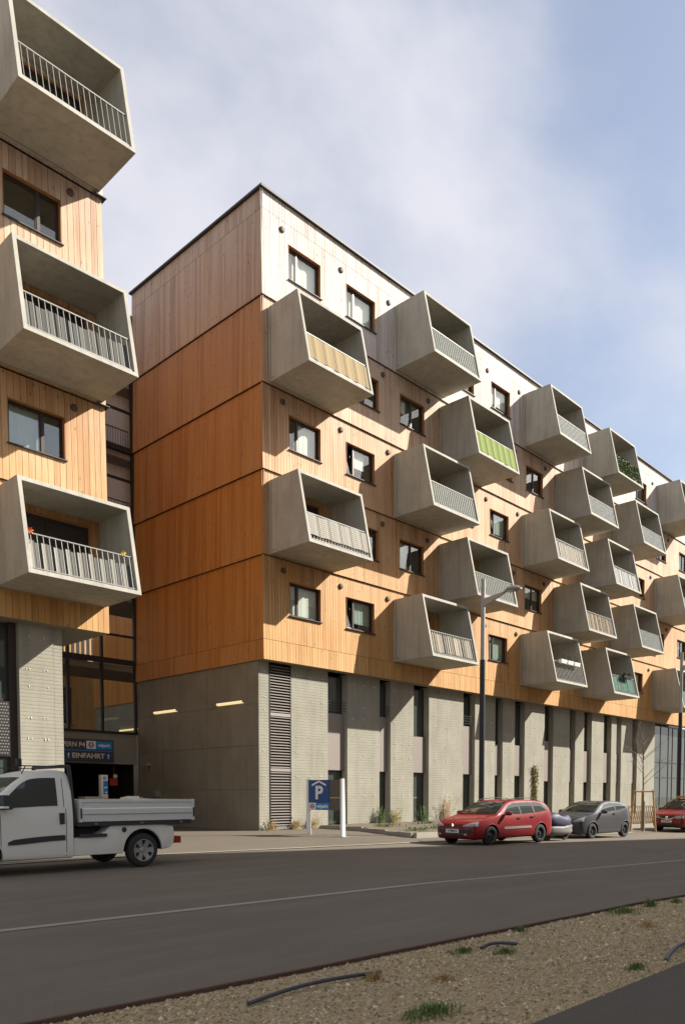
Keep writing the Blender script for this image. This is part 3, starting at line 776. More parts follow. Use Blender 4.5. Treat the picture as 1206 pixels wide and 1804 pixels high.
for (y, z, w, h) in ((8.36, 2.85, .35, .12), (7.65, 1.5, .3, .3)):
    MB().box(BX - .22, BX, y - w/2, y + w/2, z - h/2, z + h/2).tube([(BX-.1, y, z-h/2-.16), (BX-.1, y, z-h/2)], .05, 8).build('wall_fitting', 'render_grey', main)
for (y, z) in ((6.52, 2.55), (1.24, 2.63)):
    mb = MB()
    for k in range(5):
        a = k * 1.25; mb.box(BX - .012, BX + .001, y + .12*math.cos(a) - .03, y + .12*math.cos(a) + .03, z + .18*math.sin(a) - .05, z + .18*math.sin(a) + .05)
    mb.build('wall_patch', 'spandrel', main, normals=False)

# ---------------------------------------------------------------- left building
LX = -7.35 * K; LW = -17.0
left = empty('apartment_building', (LX, 0, 0), 0, 'timber clad block at left with three large concrete balconies', 'building')
left.location = (0, 0, 0)
Lholes = {s: [] for s in range(1, 6)}
for s in (2, 4):
    z0 = ZF[s-1] + 1.2 * K
    for (a, b) in ((-9.82, -8.03), (-13.4, -11.6)):
        Lholes[s].append((a, b, z0, z0 + 1.46 * K))
        window(left, a, b, z0, z0 + 1.46 * K, 0, .62, [(.0, .62, 1.0, 'curtain_green')] if s == 2 and a > -11 else None)
    vent(left, -7.7, ZF[s-1] + 3.12 * K)
LYL = 9.0
for s in range(1, 6):
    z0, z1 = LIP[s-1], LIP[s]; joints = ()
    w0 = MB()
    for (a, b, c, d) in rects(LW, LX - .13, z0 + .03, z1 - .001, Lholes[s]): w0.box(a, b, .12, .30, c, d)
    wall = w0.build('storey_wall', 'membrane', left)
    for (a, b, zl, zh, i) in board_pieces(LW, LX, z0, z1 - .02, Lholes[s], .2, joints):
        if b < -11.6: continue
        link('board', board_mesh(b - a, zl, zh, z0, z1), wall, (a, 0, 0))
    mb = MB()
    for (a, b, zl, zh, i) in board_pieces(LW, LX, z0, z1 - .02, Lholes[s], .2, joints):
        if b < -11.6: mb.rnd = random.uniform(.02, .98); mb.add(board_verts(a, b, zl, zh, z0, z1), [(0,3,2,1),(4,5,6,7),(0,1,5,4),(1,2,6,5),(2,3,7,6),(3,0,4,7)])
    mb.build('timber_boards', 'timber', wall, kind='stuff', normals=False)
    MB().box(LX - .3, LX - .03, .31, LYL, z0 + .03, z1 - .01).build('end_wall', 'timber', left)
    if s > 1:
        MB().box(LX - .35, LX + .10, -.08, .10, z0 - .025, z0 - .003).box(LX - .1, LX + .10, .101, LYL, z0 - .03, z0 - .003).build('drip_edge', 'flashing', left)
MB().box(LW, LX + .05, -.05, .2, LIP[5] - .03, LIP[5] + .05).build('roof_flashing', 'flashing', left)
MB().box(LW, LX - .05, .3, LYL, LIP[5] - .6, LIP[5] - .5).build('roof', 'flashing', left)
MB().box(LW, LX - .03, .03, LYL, LIP[0] - .01, LIP[0] + .026).build('soffit', 'render_grey', left)
MB().box(LW, LX - .32, 1.95, LYL - .05, LIP[0] + .03, LIP[5] - .62).build('light_block_core', 'membrane', left)  # same hidden filler, added so no light leaks through the left block
for i, s in enumerate((1, 3, 5)):
    balcony(left, -7.52 * K - BW, ZF[s-1], 0, single=True, spacing=.185, door=1)
    balcony(left, -7.52 * K - BW - 7.3, ZF[s-1], 0, single=False, spacing=.185, door=1)
lbx = -7.52 * K - BW
screen(lbx, ZF[2], 0, 'fabric_slate', 'dark grey fabric strips behind the middle balcony railing at left', strips=10, mat2='fabric_slate', z_hi=.86)
screen(lbx, ZF[0], 0, 'fabric_ash', 'pale and slate fabric strips behind the lowest balcony railing at left', strips=18, mat2='fabric_slate', z_hi=.86, z_lo=.03)
# left concrete base
PX0, PX1 = -9.47, -8.05
pier(left, PX0, -8.35, BASE, .7, seed=40); pier(left, -8.34, PX1, BASE + .03, .7, anchors=False)
MB().box(-8.345, -8.335, BASE + .02, BASE + .1, 0, ZT).build('joint', 'membrane', left)
MB().box(PX1 - .35, PX1 - .02, BASE + .05, LYL + .25, 0, ZT).build('side_wall', 'panel_concrete', left)
pier(left, LW, -11.9, BASE, .7, seed=44)
glazing(left, -11.88, -9.72, 4.33, ZT - .15, y=.72, mull=(-10.8,)); glazing(left, -11.88, -9.72, .12, 2.62, y=.72, mull=(-10.8,))
MB().box(-9.71, -9.48, .60, .95, .02, ZT - .02).build('window_jamb', 'bronze', left)
pm = MB().box(-11.88, -9.74, .60, .64, 2.66, 4.30).build('mesh_panel', 'steel_dark', left)
mm = MB()
for i in range(26):
    for j in range(17):
        x = -11.86 + i * .082 + (.041 if j % 2 else 0); zz = 2.70 + j * .094
        mm.add([(x, .592, zz), (x + .036, .588, zz + .026), (x, .584, zz + .052), (x - .036, .588, zz + .026)], [(0, 1, 2, 3)])
mm.build('expanded_metal', 'louvre_metal', pm, kind='stuff', normals=False)
# two small wind toys on the lowest left balcony
for nm, fx, mat, lab in (('pinwheel', .22, 'toy_orange', 'orange toy pinwheel tied to the left end of lowest balcony railing'), ('pinwheel', 3.12, 'toy_yellow', 'yellow toy pinwheel tied to the right end of lowest balcony railing')):
    z = BT + RAILH + .06; r_ = empty(nm, (lbx + fx, yf(z) + .05, ZF[0] + z)); tag(r_, lab, 'toy', 'toys on the left balcony')
    mb = MB()
    for k in range(6):
        a = k * math.pi / 3; mb.add([(0, -.02, 0), (.1*math.cos(a), -.05, .1*math.sin(a)), (.075*math.cos(a+.6), -.01, .075*math.sin(a+.6))], [(0, 1, 2)])
    mb.build('blades', mat, r_, normals=False); MB().tube([(0, .0, -.35), (0, 0, .02)], .008, 6).build('stick', 'galvanised', r_)
# folded deck chair on the top left balcony
dc = empty('deck_chair', (lbx + 2.75, -1.1, ZF[4] + BT)); tag(dc, 'dark folding deck chair on the topmost balcony at left', 'chair')
MB().tube([(-.25, -.3, .0), (.28, .3, 1.05)], .018, 6).tube([(.25, -.3, .0), (-.15, .3, 1.0)], .018, 6).tube([(-.25, .3, 0), (.28, -.3, .62)], .018, 6).build('frame', 'steel_dark', dc)
MB().hexa([(-.2, -.25, .38), (.25, -.25, .38), (.25, .2, .45), (-.2, .2, .45), (-.2, -.25, .41), (.25, -.25, .41), (.25, .2, .48), (-.2, .2, .48)]).build('seat', 'fabric_slate', dc)

# ---------------------------------------------------------------- glazed link + garage entrance between the buildings
GYB = 9.32
lk = empty('glazed_walkway', (-2, GYB, 0), 0, 'dark framed glazed walkway linking both blocks above the garage entrance', 'walkway'); lk.location = (0, 0, 0)
XL = PX1 - .3
MB().box(XL, .04, GYB + .02, GYB + .35, 2.87, 4.27).build('fascia', 'render_grey', lk)
mb = MB(); mb.box(XL, .16, GYB - .06, GYB + .1, 4.275, 4.37)
for x in (-6.6, -5.0, -3.36, -1.72, .0): mb.box(x - .06, x + .06, GYB - .04, GYB + .1, 4.37, 23.4)
for z in (7.48, 10.75, 14.0, 17.2, 20.45, 23.2): mb.box(XL, .06, GYB - .05, GYB + .11, z - .0, z + .24)
for z in (8.76, 12.5, 15.9, 19.0, 22.2): mb.box(XL, .055, GYB - .03, GYB + .09, z, z + .09)
mb.build('frame', 'steel_dark', lk)
zs = [(4.37, 7.48), (7.72, 8.76), (8.85, 10.75), (10.99, 12.5), (12.59, 14.0), (14.24, 15.9), (15.99, 17.2)]
for (a, b) in zs[:2]:
    for x0, x1 in ((-6.54, -5.06), (-4.94, -3.42), (-3.3, -1.78), (-1.66, -.06)):
        MB().box(x0, x1, GYB + .02, GYB + .035, a + .002, b - .002).build('pane', 'clear_glass', lk)
for z in (7.2, 10.47, 13.72, 16.95, 20.2): MB().box(XL, .02, GYB + .12, GYB + .3, z, z + .26).box(XL, 2.6, GYB + .301, GYB + 3.2, z + .002, z + .258).build('floor_slab', 'render_grey', lk)
for (z0, z1) in ((10.75, 13.7), (14.0, 16.9), (17.25, 20.15), (20.5, 23.2)):
    mb = MB(); x = XL
    while x < 2.6: mb.box(x, x + .07, GYB + .9, GYB + .96, z0, z1); mb.box(x + .07, x + .12, GYB + .93, GYB + .98, z0, z1); x += .12
    mb.build('corrugated_wall', 'corrugated', lk, normals=False)
    rm = MB(); x = XL
    while x < 0: rm.box(x, x + .014, GYB + .3, GYB + .314, z0, z0 + 1.05); x += .13
    rm.box(XL, 0, GYB + .29, GYB + .324, z0 + 1.05, z0 + 1.09); rm.build('railing', 'steel_dark', lk)
# garage void
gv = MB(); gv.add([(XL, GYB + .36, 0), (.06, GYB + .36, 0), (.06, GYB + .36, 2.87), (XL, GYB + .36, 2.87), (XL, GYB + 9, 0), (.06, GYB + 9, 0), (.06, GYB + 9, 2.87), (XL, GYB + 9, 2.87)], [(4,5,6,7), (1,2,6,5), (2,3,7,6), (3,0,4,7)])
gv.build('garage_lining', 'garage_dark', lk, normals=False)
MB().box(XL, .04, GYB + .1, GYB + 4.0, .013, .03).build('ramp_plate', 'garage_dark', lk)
def text(body, size, mat, parent, loc, rot, depth=.006, align='CENTER', bold=.0, name='lettering', sx=1.0):
    c = bpy.data.curves.new('lettering', 'FONT'); c.body = body; c.size = size; c.extrude = depth; c.align_x = align; c.align_y = 'CENTER'; c.offset = bold
    o = bpy.data.objects.new('tmp', c); COL.objects.link(o)
    dg = bpy.context.evaluated_depsgraph_get(); me = bpy.data.meshes.new_from_object(o.evaluated_get(dg)); bpy.data.objects.remove(o)
    me.materials.clear(); me.materials.append(M[mat])
    r = link(name, me, parent, loc, rot); r.scale = (sx, 1, 1); return r
# entrance sign
sgn = empty('entrance_sign', (-2.6, GYB, 3.44), 0, 'dark garage entrance sign reading ASPERN P4 EINFAHRT above the opening', 'sign')
MB().box(-2.0, 1.35, -.10, -.0, -.5, .5).build('panel', 'sign_dark', sgn)
MB().box(-2.0, 1.3, -.108, -.101, -.03, .015).build('blue_line', 'sign_light_blue', sgn)
MB().box(.0, .46, -.109, -.101, .07, .43).build('emblem_field', 'sign_white', sgn)
MB().box(.46, 1.28, -.109, -.101, .07, .43).build('blue_field', 'sign_light_blue', sgn)
F90 = (math.pi / 2, 0, 0)
text('ASPERN P4', .30, 'letter_grey', sgn, (-.78, -.104, .24), F90, bold=.004)
text('EINFAHRT', .31, 'letter_grey', sgn, (.10, -.104, -.25), F90, bold=.006, sx=1.12)
text('wipark', .19, 'sign_white', sgn, (.87, -.112, .25), F90, bold=.006, sx=1.1)
def emblem(parent, x, z, r, y):
    mb = MB(); mb.lathe([(r, 0), (r*.62, -.002)], 24, 'Y', o=(0, 0, 0)); mb.build('emblem_ring', 'sign_blue', parent, (x, y, z), normals=False)
    MB().box(-r*1.15, r*1.15, -.006, -.003, -r*.22, r*.05).build('emblem_bar', 'sign_red', parent, (x, y, z))
emblem(sgn, .23, .25, .13, -.112)
for x in (-.86, 1.08):
    MB().lathe([(.16, -.003), (.0, -.004)], 24).build('arrow_disc', 'sign_blue', sgn, (x, -.104, -.25), normals=False)
    MB().box(-.025, .025, -.012, -.006, -.11, .05).add([(-.07, -.011, .03), (.07, -.011, .03), (0, -.011, .13)], [(0, 1, 2)]).build('arrow', 'letter_grey', sgn, (x, -.104, -.25), normals=False)

# courtyard building seen through the link
cy = empty('courtyard_building', (0, 26, 0), 0, 'timber and concrete courtyard wing seen through the walkway glass', 'building'); cy.location = (0, 0, 0)
CA = CAM + ray(236, 1238) * ((6.74 - CAM.z) / ray(236, 1238).z); CB = CAM + ray(163, 1248) * ((6.74 - CAM.z) / ray(163, 1248).z)
cx_ = (CA.x + CB.x) / 2
cyl = CB.y
mb = MB(); q = random.Random(9)
yy = GYB + 3.3
while yy < cyl:
    mb.rnd = q.uniform(.02, .98); mb.box(cx_, cx_ + .03, yy, min(yy + .19, cyl), 6.74, 13.5); mb.rnd = q.uniform(.02, .98); yy += .2
mb.build('timber_boards', 'timber', cy, kind='stuff', normals=False)
MB().box(cx_ + .04, cx_ + 8, GYB + 3.3, cyl, 6.75, 13.5).box(cx_ + .05, cx_ + 8, GYB + 3.3, cyl, 0, 6.73, 'panel_concrete').build('wing_core', 'panel_concrete', cy)
MB().box(cx_ - .05, cx_ + .04, cyl - 5.5, cyl - 3.0, 5.16, 5.24).build('wall_lamp', 'tube_light', cy)
fy = cyl + 3.0
mb = MB(); x = cx_ - 12; fz = 0.3
wx0, wx1, wz0, wz1 = cx_ - 2.05 + .3, cx_ - .15 + .3, 5.9, 8.3
for (a, b, zl, zh, i) in board_pieces(cx_ - 12, cx_ + 3, fz, 14.0, [(wx0, wx1, wz0, wz1)], .2, (9.6,)):
    mb.rnd = q.uniform(.02, .98); mb.box(a, b, fy, fy + .03, zl, zh)
mb.build('courtyard_front', 'timber', cy, kind='stuff', normals=False)
window(cy, wx0, wx1, wz0, wz1, fy, .3)
bl = MB().box(cx_ - 5.5, cx_ + .9, fy - 1.5, fy - .001, 10.0, 10.2).build('courtyard_balcony', 'balcony_concrete', cy)
rm = MB(); x = cx_ - 5.4
while x < cx_ + .8: rm.box(x, x + .22, fy - 1.48, fy - 1.46, 10.2, 11.25); x += .34
rm.build('railing_slats', 'white_paint', bl)

# things in the garage mouth
tm = empty('ticket_machine', (-2.1, 3.9, .012), .2, 'white ticket machine standing in front of the garage opening', 'machine')
tm.location = (*onY(229, 1440, 4.0).xy, .012)
MB().box(-.32, .32, -.22, .22, 0, 1.05).build('body', 'white_paint', tm); MB().hexa([(-.36, -.26, 1.05), (.36, -.26, 1.05), (.36, .26, 1.05), (-.36, .26, 1.05), (-.3, -.2, 1.38), (.3, -.2, 1.38), (.3, .2, 1.32), (-.3, .2, 1.32)]).build('hood', 'white_paint', tm)
MB().lathe([(.16, 0), (.16, .06), (.0, .065)], 16, 'Y').build('drum', 'letter_grey', tm, (.38, -.24, 1.18))
gb = empty('barrier_box', (*onY(160, 1440, 4.6).xy, .012), 0, 'grey barrier cabinet behind the truck cab near garage opening', 'cabinet')
MB().box(-.36, .36, -.25, .25, 0, 1.32).build('body', 'lamp_grey', gb); MB().box(-.38, .38, -.27, .27, 1.32, 1.36).build('lid', 'lamp_grey', gb)
ip = empty('information_pillar', (*onY(183, 1440, 6.0).xy, .012), 0, 'tall blue and white parking information pillar in garage mouth', 'pillar')
MB().box(-.15, .15, -.1, .1, 0, 2.25).build('body', 'sign_white', ip)
for (a, b, m_) in ((1.45, 2.0, 'sign_light_blue'), (.75, 1.2, 'sign_light_blue'), (1.25, 1.38, 'sign_yellow'), (.2, .65, 'sign_light_blue')): MB().box(-.06, .145, -.112, -.101, a, b).build('colour_field', m_, ip)
emblem(ip, .0, 2.12, .06, -.115)
for k in range(5): MB().box(-.03 + .04*(k % 2), .11, -.118, -.113, .9 + k*.2, .96 + k*.2).build('text_line', 'sign_white', ip)
rs = MB().box(-.2, .2, -.02, .02, -.17, .17).box(-.01, .01, -.01, .01, .17, 1.0).build('red_sign', 'sign_red', None, onY(200, 1378, GYB - .2)); tag(rs, 'small red square sign hanging in the dark garage opening', 'sign')
rs.location = onY(200, 1378, GYB + .7)
cl_ = empty('camera_lamp', onY(203, 1368, GYB + .6), 0, 'small white round lamp above the red sign in garage', 'lamp')
MB().lathe([(0, -.08), (.09, -.05), (.11, .02), (.05, .1)], 14).build('dome', 'white_paint', cl_, smooth=40); MB().tube([(0, .05, 0), (0, .05, 1.0)], .02, 6).build('stem', 'steel_dark', cl_)

# ================================================================== PARKING SIGN
pL, pR = gpt(541, 1472), gpt(601, 1476)
sw = (pR - pL).xy.length; srz = math.atan2(pR.y - pL.y, pR.x - pL.x); zg = min(terr(pL.x, pL.y), terr(pR.x, pR.y)) + .012
ps = empty('parking_sign', (pL.x, pL.y, zg), srz, 'blue garage parking sign with white P between two white posts', 'sign')
H1 = onX(541, 1373, pL.x).z - zg
for x in (0.0, sw):
    MB().hexa([(x-.045, -.0, 0), (x+.045, 0, 0), (x+.045, .2, 0), (x-.045, .2, 0), (x-.045, 0, H1), (x+.045, 0, H1), (x+.045, .13, H1), (x-.045, .13, H1)]).build('post', 'white_paint', ps)
MB().box(-.12, sw + .12, -.05, .31, 0, .02).build('base_plate', 'galvanised', ps)
zb0 = H1 * .46; bw = sw * .64
MB().box(.06, sw - .06, .04, .08, zb0, H1 - .03).build('back_panel', 'sign_brown', ps)
MB().box(.06, bw, .02, .039, zb0 + .27, H1 - .04).build('blue_panel', 'sign_blue', ps)
MB().box(.06, .06 + (bw-.06)*.34, .02, .038, zb0 + .01, zb0 + .26).build('emblem_field', 'sign_white', ps)
MB().box(.061 + (bw-.06)*.34, bw, .02, .0385, zb0 + .01, zb0 + .255).build('blue_field', 'sign_light_blue', ps)
MB().box(bw + .02, sw - .07, .03, .039, zb0 + .42, zb0 + .45).build('trim', 'sign_yellow', ps)
pc = (.06 + bw) / 2; ph = H1 - .04 - zb0 - .27
text('P', ph * .82, 'sign_white', ps, (pc, .016, zb0 + .27 + ph * .41), F90, bold=.02, name='letter')
ct = zb0 + .27 + ph * .93
MB().prism([(pc-.3, ct-.16), (pc, ct-.02), (pc+.3, ct-.16), (pc+.3, ct-.09), (pc, ct+.045), (pc-.3, ct-.09)], .012, .019).build('roof_symbol', 'sign_white', ps)
text('wipark', .17, 'sign_white', ps, (.06 + (bw-.06)*.67, .016, zb0 + .135), F90, bold=.005)
emblem(ps, .06 + (bw-.06)*.17, zb0 + .135, .085, .014)

# ================================================================== STREET LAMPS
def lamp(x, y, H, zsplit, label):
    z0 = terr(x, y) + .012; l = empty('street_lamp', (x, y, z0), 0, label, 'street lamp', 'street lamps along the kerb')
    MB().tube([(0, 0, 0), (0, 0, zsplit)], [.105, .10], 14).lathe([(.16, 0), (.16, .03), (.11, .05)], 14, 'Z').build('lower_pole', 'lamp_dark', l, smooth=50)
    MB().tube([(0, 0, zsplit), (0, 0, H)], [.085, .078], 14).build('upper_pole', 'lamp_grey', l, smooth=50)
    za = H - .98
    MB().hexa([(-.05, -.06, za-.02), (.05, -.06, za-.02), (.05, -.06, za+.26), (-.05, -.06, za+.26), (-.035, -.90, za+.30), (.035, -.90, za+.30), (.035, -.90, za+.37), (-.035, -.90, za+.37)]).build('arm', 'lamp_grey', l)
    mb = MB(); n = 12; st = [(-.84, .04, .04, .32), (-.92, .075, .06, .35), (-1.08, .15, .11, .39), (-1.3, .175, .125, .41), (-1.48, .14, .09, .39), (-1.6, .06, .04, .36)]
    vs_, fs = [], []
    for (yy, w, h, zc) in st:
        for k in range(n):
            a = 2 * math.pi * k / n; zz = math.sin(a) * (h if math.sin(a) > 0 else h * .45); vs_.append((w * math.cos(a), yy, za + zc + zz))
    for i in range(len(st) - 1):
        for k in range(n): fs.append((i*n+k, i*n+(k+1) % n, (i+1)*n+(k+1) % n, (i+1)*n+k))
    fs += [tuple(range(n)), tuple(range((len(st)-1)*n, len(st)*n))]
    hd = mb.add(vs_, fs).build('lamp_head', 'lamp_grey', l, smooth=50)
    MB().hexa([(-.10, -1.45, za+.335), (.10, -1.45, za+.335), (.12, -1.08, za+.315), (-.12, -1.08, za+.315), (-.09, -1.45, za+.38), (.09, -1.45, za+.38), (.11, -1.08, za+.37), (-.11, -1.08, za+.37)]).build('lens', 'lamp_glass', hd)
    return l
LP = onY(847.5, 1395, -7.0); LT = onY(851, 1021, -7.0)
lamp(LP.x, -7.0, LT.z - terr(LP.x, -7.0), onY(848, 1163, -7.0).z - terr(LP.x, -7.0), 'street lamp with dark lower pole rising behind the red estate car')
L2 = onY(1195, 1395, -7.0)
lamp(L2.x, -7.0, onY(1195, 1145, -7.0).z + .3, onY(1195, 1243, -7.0).z, 'second street lamp at the right edge beside the red van')

# ================================================================== VEHICLES
def interp(tab, x):
    if x <= tab[0][0]: return tab[0][1]
    for i in range(len(tab) - 1):
        x0, y0 = tab[i]; x1, y1 = tab[i+1]
        if x <= x1:
            t = (x - x0) / (x1 - x0)
            m = lambda k: 0 if k <= 0 or k >= len(tab) - 1 else ((tab[k+1][1] - tab[k-1][1]) / (tab[k+1][0] - tab[k-1][0]))
            d = x1 - x0; m0, m1 = m(i) * d, m(i+1) * d
            lim = 3 * abs(y1 - y0); m0 = clamp(m0, -lim, lim); m1 = clamp(m1, -lim, lim)
            return (2*t**3-3*t**2+1)*y0 + (t**3-2*t**2+t)*m0 + (-2*t**3+3*t**2)*y1 + (t**3-t**2)*m1
    return tab[-1][1]
def catmull(pts, n):
    out = []
    for i in range(len(pts) - 1):
        p0, p1, p2, p3 = pts[max(i-1, 0)], pts[i], pts[i+1], pts[min(i+2, len(pts)-1)]
        for k in range(n):
            t = k / n
            out.append(tuple(.5*((2*b) + (-a+c)*t + (2*a-5*b+4*c-d)*t*t + (-a+3*b-3*c+d)*t**3) for a, b, c, d in zip(p0, p1, p2, p3)))
    out.append(pts[-1]); return out
class Car:
    """body lofted from side profile, belt line, lower edge and plan width; x from nose to tail"""
    def __init__(s, name, loc, rz, L, top, belt, bot, hw, paint, label, cat, wheels, wr, tum=.42, stations=None, sub=4):
        s.root = empty(name, loc, rz, label, cat); s.paint = paint; s.L = L; s.hw = hw; s.wr = wr; s.wheels = wheels
        xs = sorted(set([round(t[0], 3) for t in top] + [L * i / 46 for i in range(47)] + [.02, .05, L-.02, L-.05]))
        prof = []
        for x in xs:
            w = interp(hw, x); t = interp(top, x); bl = min(interp(belt, x), t - .015); b = interp(bot, x); b = min(b, bl - .06); h = t - bl
            tm = min(h, .55) * tum
            half = [(0.0, b), (w*.55, b), (w*.9, b+.015), (w*.985, b+.10*min(1, (bl-b)/.5)), (w, b+(bl-b)*.55), (w*.975, bl), (w*.965-tm*.9, bl+h*.86), (w*.80-tm*.9, bl+h*.975), (w*.4-tm*.4, t-.002*h), (0.0, t)]
            prof.append([(x, y, z) for (y, z) in catmull(half, sub)])
        m = len(prof[0]); vs_, fs = [], []
        for P in prof:
            vs_ += [(x, -y, z) for (x, y, z) in P] + [(x, y, z) for (x, y, z) in P[1:-1][::-1]]
        r = 2 * m - 2
        for i in range(len(prof) - 1):
            for k in range(r): fs.append((i*r+k, i*r+(k+1) % r, (i+1)*r+(k+1) % r, (i+1)*r+k))
        fs += [tuple(range(r)), tuple(range((len(prof)-1)*r, len(prof)*r))[::-1]]
        mb = MB(); mb.add(vs_, fs, paint); mb.mats.append('plastic_black')
        me0 = mb.mesh('body', paint)
        bm = bmesh.new(); bm.from_mesh(me0); s.bvh = BVHTree.FromBMesh(bm); bm.free()
        o = link('body', me0, s.root)
        cuts = []
        for wx in wheels:
            for sd_ in (-1, 1):
                c = MB(); w = interp(hw, wx); c.mats = [paint, 'plastic_black']; c.rnd = 0
                n = 28; ya, yb = sorted((sd_ * (w - .26), sd_ * (w + .2))); rr = wr + .055
                vv = [(wx + rr*math.cos(2*math.pi*k/n), ya, wr + rr*math.sin(2*math.pi*k/n)) for k in range(n)] + [(wx + rr*math.cos(2*math.pi*k/n), yb, wr + rr*math.sin(2*math.pi*k/n)) for k in range(n)]
                c.add(vv, [tuple(range(n)), tuple(range(2*n-1, n-1, -1))] + [(k, (k+1) % n, (k+1) % n + n, k + n) for k in range(n)], 'plastic_black')
                co = c.build('cutter', paint, s.root); cuts.append(co)
                md = o.modifiers.new('cut', 'BOOLEAN'); md.object = co; md.operation = 'DIFFERENCE'; md.solver = 'EXACT'
        bpy.context.view_layer.update()
        dg = bpy.context.evaluated_depsgraph_get(); me = bpy.data.meshes.new_from_object(o.evaluated_get(dg))
        o.modifiers.clear(); o.data = me; me.name = 'body'
        for c in cuts: bpy.data.objects.remove(c)
        me.polygons.foreach_set('use_smooth', [True] * len(me.polygons)); me.set_sharp_from_angle(angle=R(38))
        s.body = o
    def hit(s, p, d):
        r = s.bvh.ray_cast(Vector(p), Vector(d)); return r
    def patch(s, name, f, nu, nv, d, off, mat, parent=None, th=None):
        """grid f(u,v) thrown along d on to the body, lifted by off"""
        d = Vector(d).normalized(); P = []; mb = MB()
        for i in range(nu + 1):
            for j in range(nv + 1):
                q = Vector(f(i / nu, j / nv)); h = s.bvh.ray_cast(q, d)
                if h[0] is None:
                    h2 = s.bvh.find_nearest(q); P.append((h2[0] + h2[1] * off, h2[0] - h2[1]*.02))
                else: P.append((h[0] - d * off, h[0] + d * .02))
        N = len(P); mb.v = [tuple(p[0]) for p in P] + [tuple(p[1]) for p in P]
        w = nv + 1; fs = []
        for i in range(nu):
            for j in range(nv): a = i*w+j; fs.append((a, a+w, a+w+1, a+1)); fs.append((N+a, N+a+1, N+a+w+1, N+a+w))
        for j in range(nv): fs.append((j, j+1, N+j+1, N+j)); a = nu*w+j; fs.append((a, N+a, N+a+1, a+1))
        for i in range(nu): a = i*w; fs.append((a, N+a, N+a+w, a+w)); a = i*w+nv; fs.append((a, a+w, N+a+w, N+a))
        mb.f = fs; mb.m = [0]*len(fs); mb.r = [0]*len(fs)
        return mb.build(name, mat, parent or s.root, smooth=45)
    def side(s, name, poly_lo, poly_hi, x0, x1, mat, off=.006, n=16, nv=5, both=True, parent=None):
        for sg in ((-1, 1) if both else (-1,)):
            o = s.patch(name, lambda u, v: (x0 + (x1-x0)*u, sg*2.0, interp(poly_lo, x0+(x1-x0)*u) + (interp(poly_hi, x0+(x1-x0)*u) - interp(poly_lo, x0+(x1-x0)*u))*v), n, nv, (0, -sg, 0), off, mat, parent)
        return o
    def front(s, name, y0, y1, zlo, zhi, mat, off=.006, n=8, nv=4, parent=None, rear=False):
        zl = zlo if callable(zlo) else (lambda y: zlo); zh = zhi if callable(zhi) else (lambda y: zhi)
        X = s.L + 2 if rear else -2
        return s.patch(name, lambda u, v: (X, y0+(y1-y0)*u, zl(y0+(y1-y0)*u) + (zh(y0+(y1-y0)*u)-zl(y0+(y1-y0)*u))*v), n, nv, (-1 if rear else 1, 0, 0), off, mat, parent)
def wheel(root, x, y, r, w, rim='steel', side=-1, spokes=6):
    o = MB(); t = w / 2
    o.lathe([(r*.64, -t), (r*.80, -t-.008), (r*.95, -t+.012), (r, -t+.045), (r, t-.045), (r*.95, t-.012), (r*.80, t+.008), (r*.64, t)], 32)
    wh = o.build('wheel', 'rubber', root, (x, y, r), smooth=40)
    m = 'alloy' if rim == 'alloy' else 'steel_wheel'; sg = side
    d = MB(); d.lathe([(r*.66, sg*(t-.005)), (r*.61, sg*(t-.02)), (r*.58, sg*(t-.07)), (r*.2, sg*(t-.06)), (0, sg*(t-.055))], 28); d.build('rim', 'steel_wheel', wh, smooth=40)
    if rim == 'alloy':
        s_ = MB()
        for k in range(spokes):
            a = 2 * math.pi * k / spokes; c, q = math.cos(a), math.sin(a)
            def pt(rr, tt, yy): return (rr*c - tt*q, sg*yy, rr*q + tt*c)
            s_.hexa([pt(r*.12, -.045, t-.055), pt(r*.62, -.062, t-.03), pt(r*.62, .062, t-.03), pt(r*.12, .045, t-.055), pt(r*.12, -.04, t-.015), pt(r*.62, -.055, t+.0), pt(r*.62, .055, t+.0), pt(r*.12, .04, t-.015)])
        s_.lathe([(r*.665, sg*(t-.03)), (r*.665, sg*(t+.004)), (r*.6, sg*(t+.002)), (r*.59, sg*(t-.03))], 28)
        s_.lathe([(r*.2, sg*(t-.03)), (r*.18, sg*(t-.004)), (0, sg*(t+.0))], 16); s_.build('spokes', m, wh, smooth=35)
    else:
        s_ = MB()
        for k in range(10):
            a = 2 * math.pi * k / 10; s_.lathe([(.02, sg*(t-.062)), (.018, sg*(t-.052)), (0, sg*(t-.05))], 8, o=(r*.42*math.cos(a), 0, r*.42*math.sin(a)))
        s_.lathe([(r*.2, sg*(t-.06)), (r*.17, sg*(t-.02)), (0, sg*(t-.018))], 14); s_.build('hub_cap', 'steel_wheel', wh, smooth=35)
    return wh
def mirror(c, x, z, y, sg, mat):
    o = MB(); n = 10; vs_, fs = [], []
    for (yy, s_) in ((0, .55), (.03, .95), (.12, 1.0), (.2, .75), (.23, .3)):
        for k in range(n):
            a = 2*math.pi*k/n; vs_.append((x + .07*s_*math.cos(a), sg*(y+yy), z + .075*s_*math.sin(a)))
    for i in range(4):
        for k in range(n): fs.append((i*n+k, i*n+(k+1) % n, (i+1)*n+(k+1) % n, (i+1)*n+k))
    fs += [tuple(range(n)), tuple(range(4*n, 5*n))]
    o.add(vs_, fs).box(x-.02, x+.03, min(sg*(y-.08), sg*y), max(sg*(y-.08), sg*y), z-.06, z-.02); return o.build('mirror', mat, c.root, smooth=50)
def handle(c, x, z, mat):
    for sg in (-1, 1):
        h = c.bvh.ray_cast(Vector((x, sg*2, z)), Vector((0, -sg, 0)))[0]
        if h: MB().box(x-.085, x+.085, min(h.y, h.y+sg*.035), max(h.y, h.y+sg*.035), z-.018, z+.02).build('door_handle', mat, c.root)
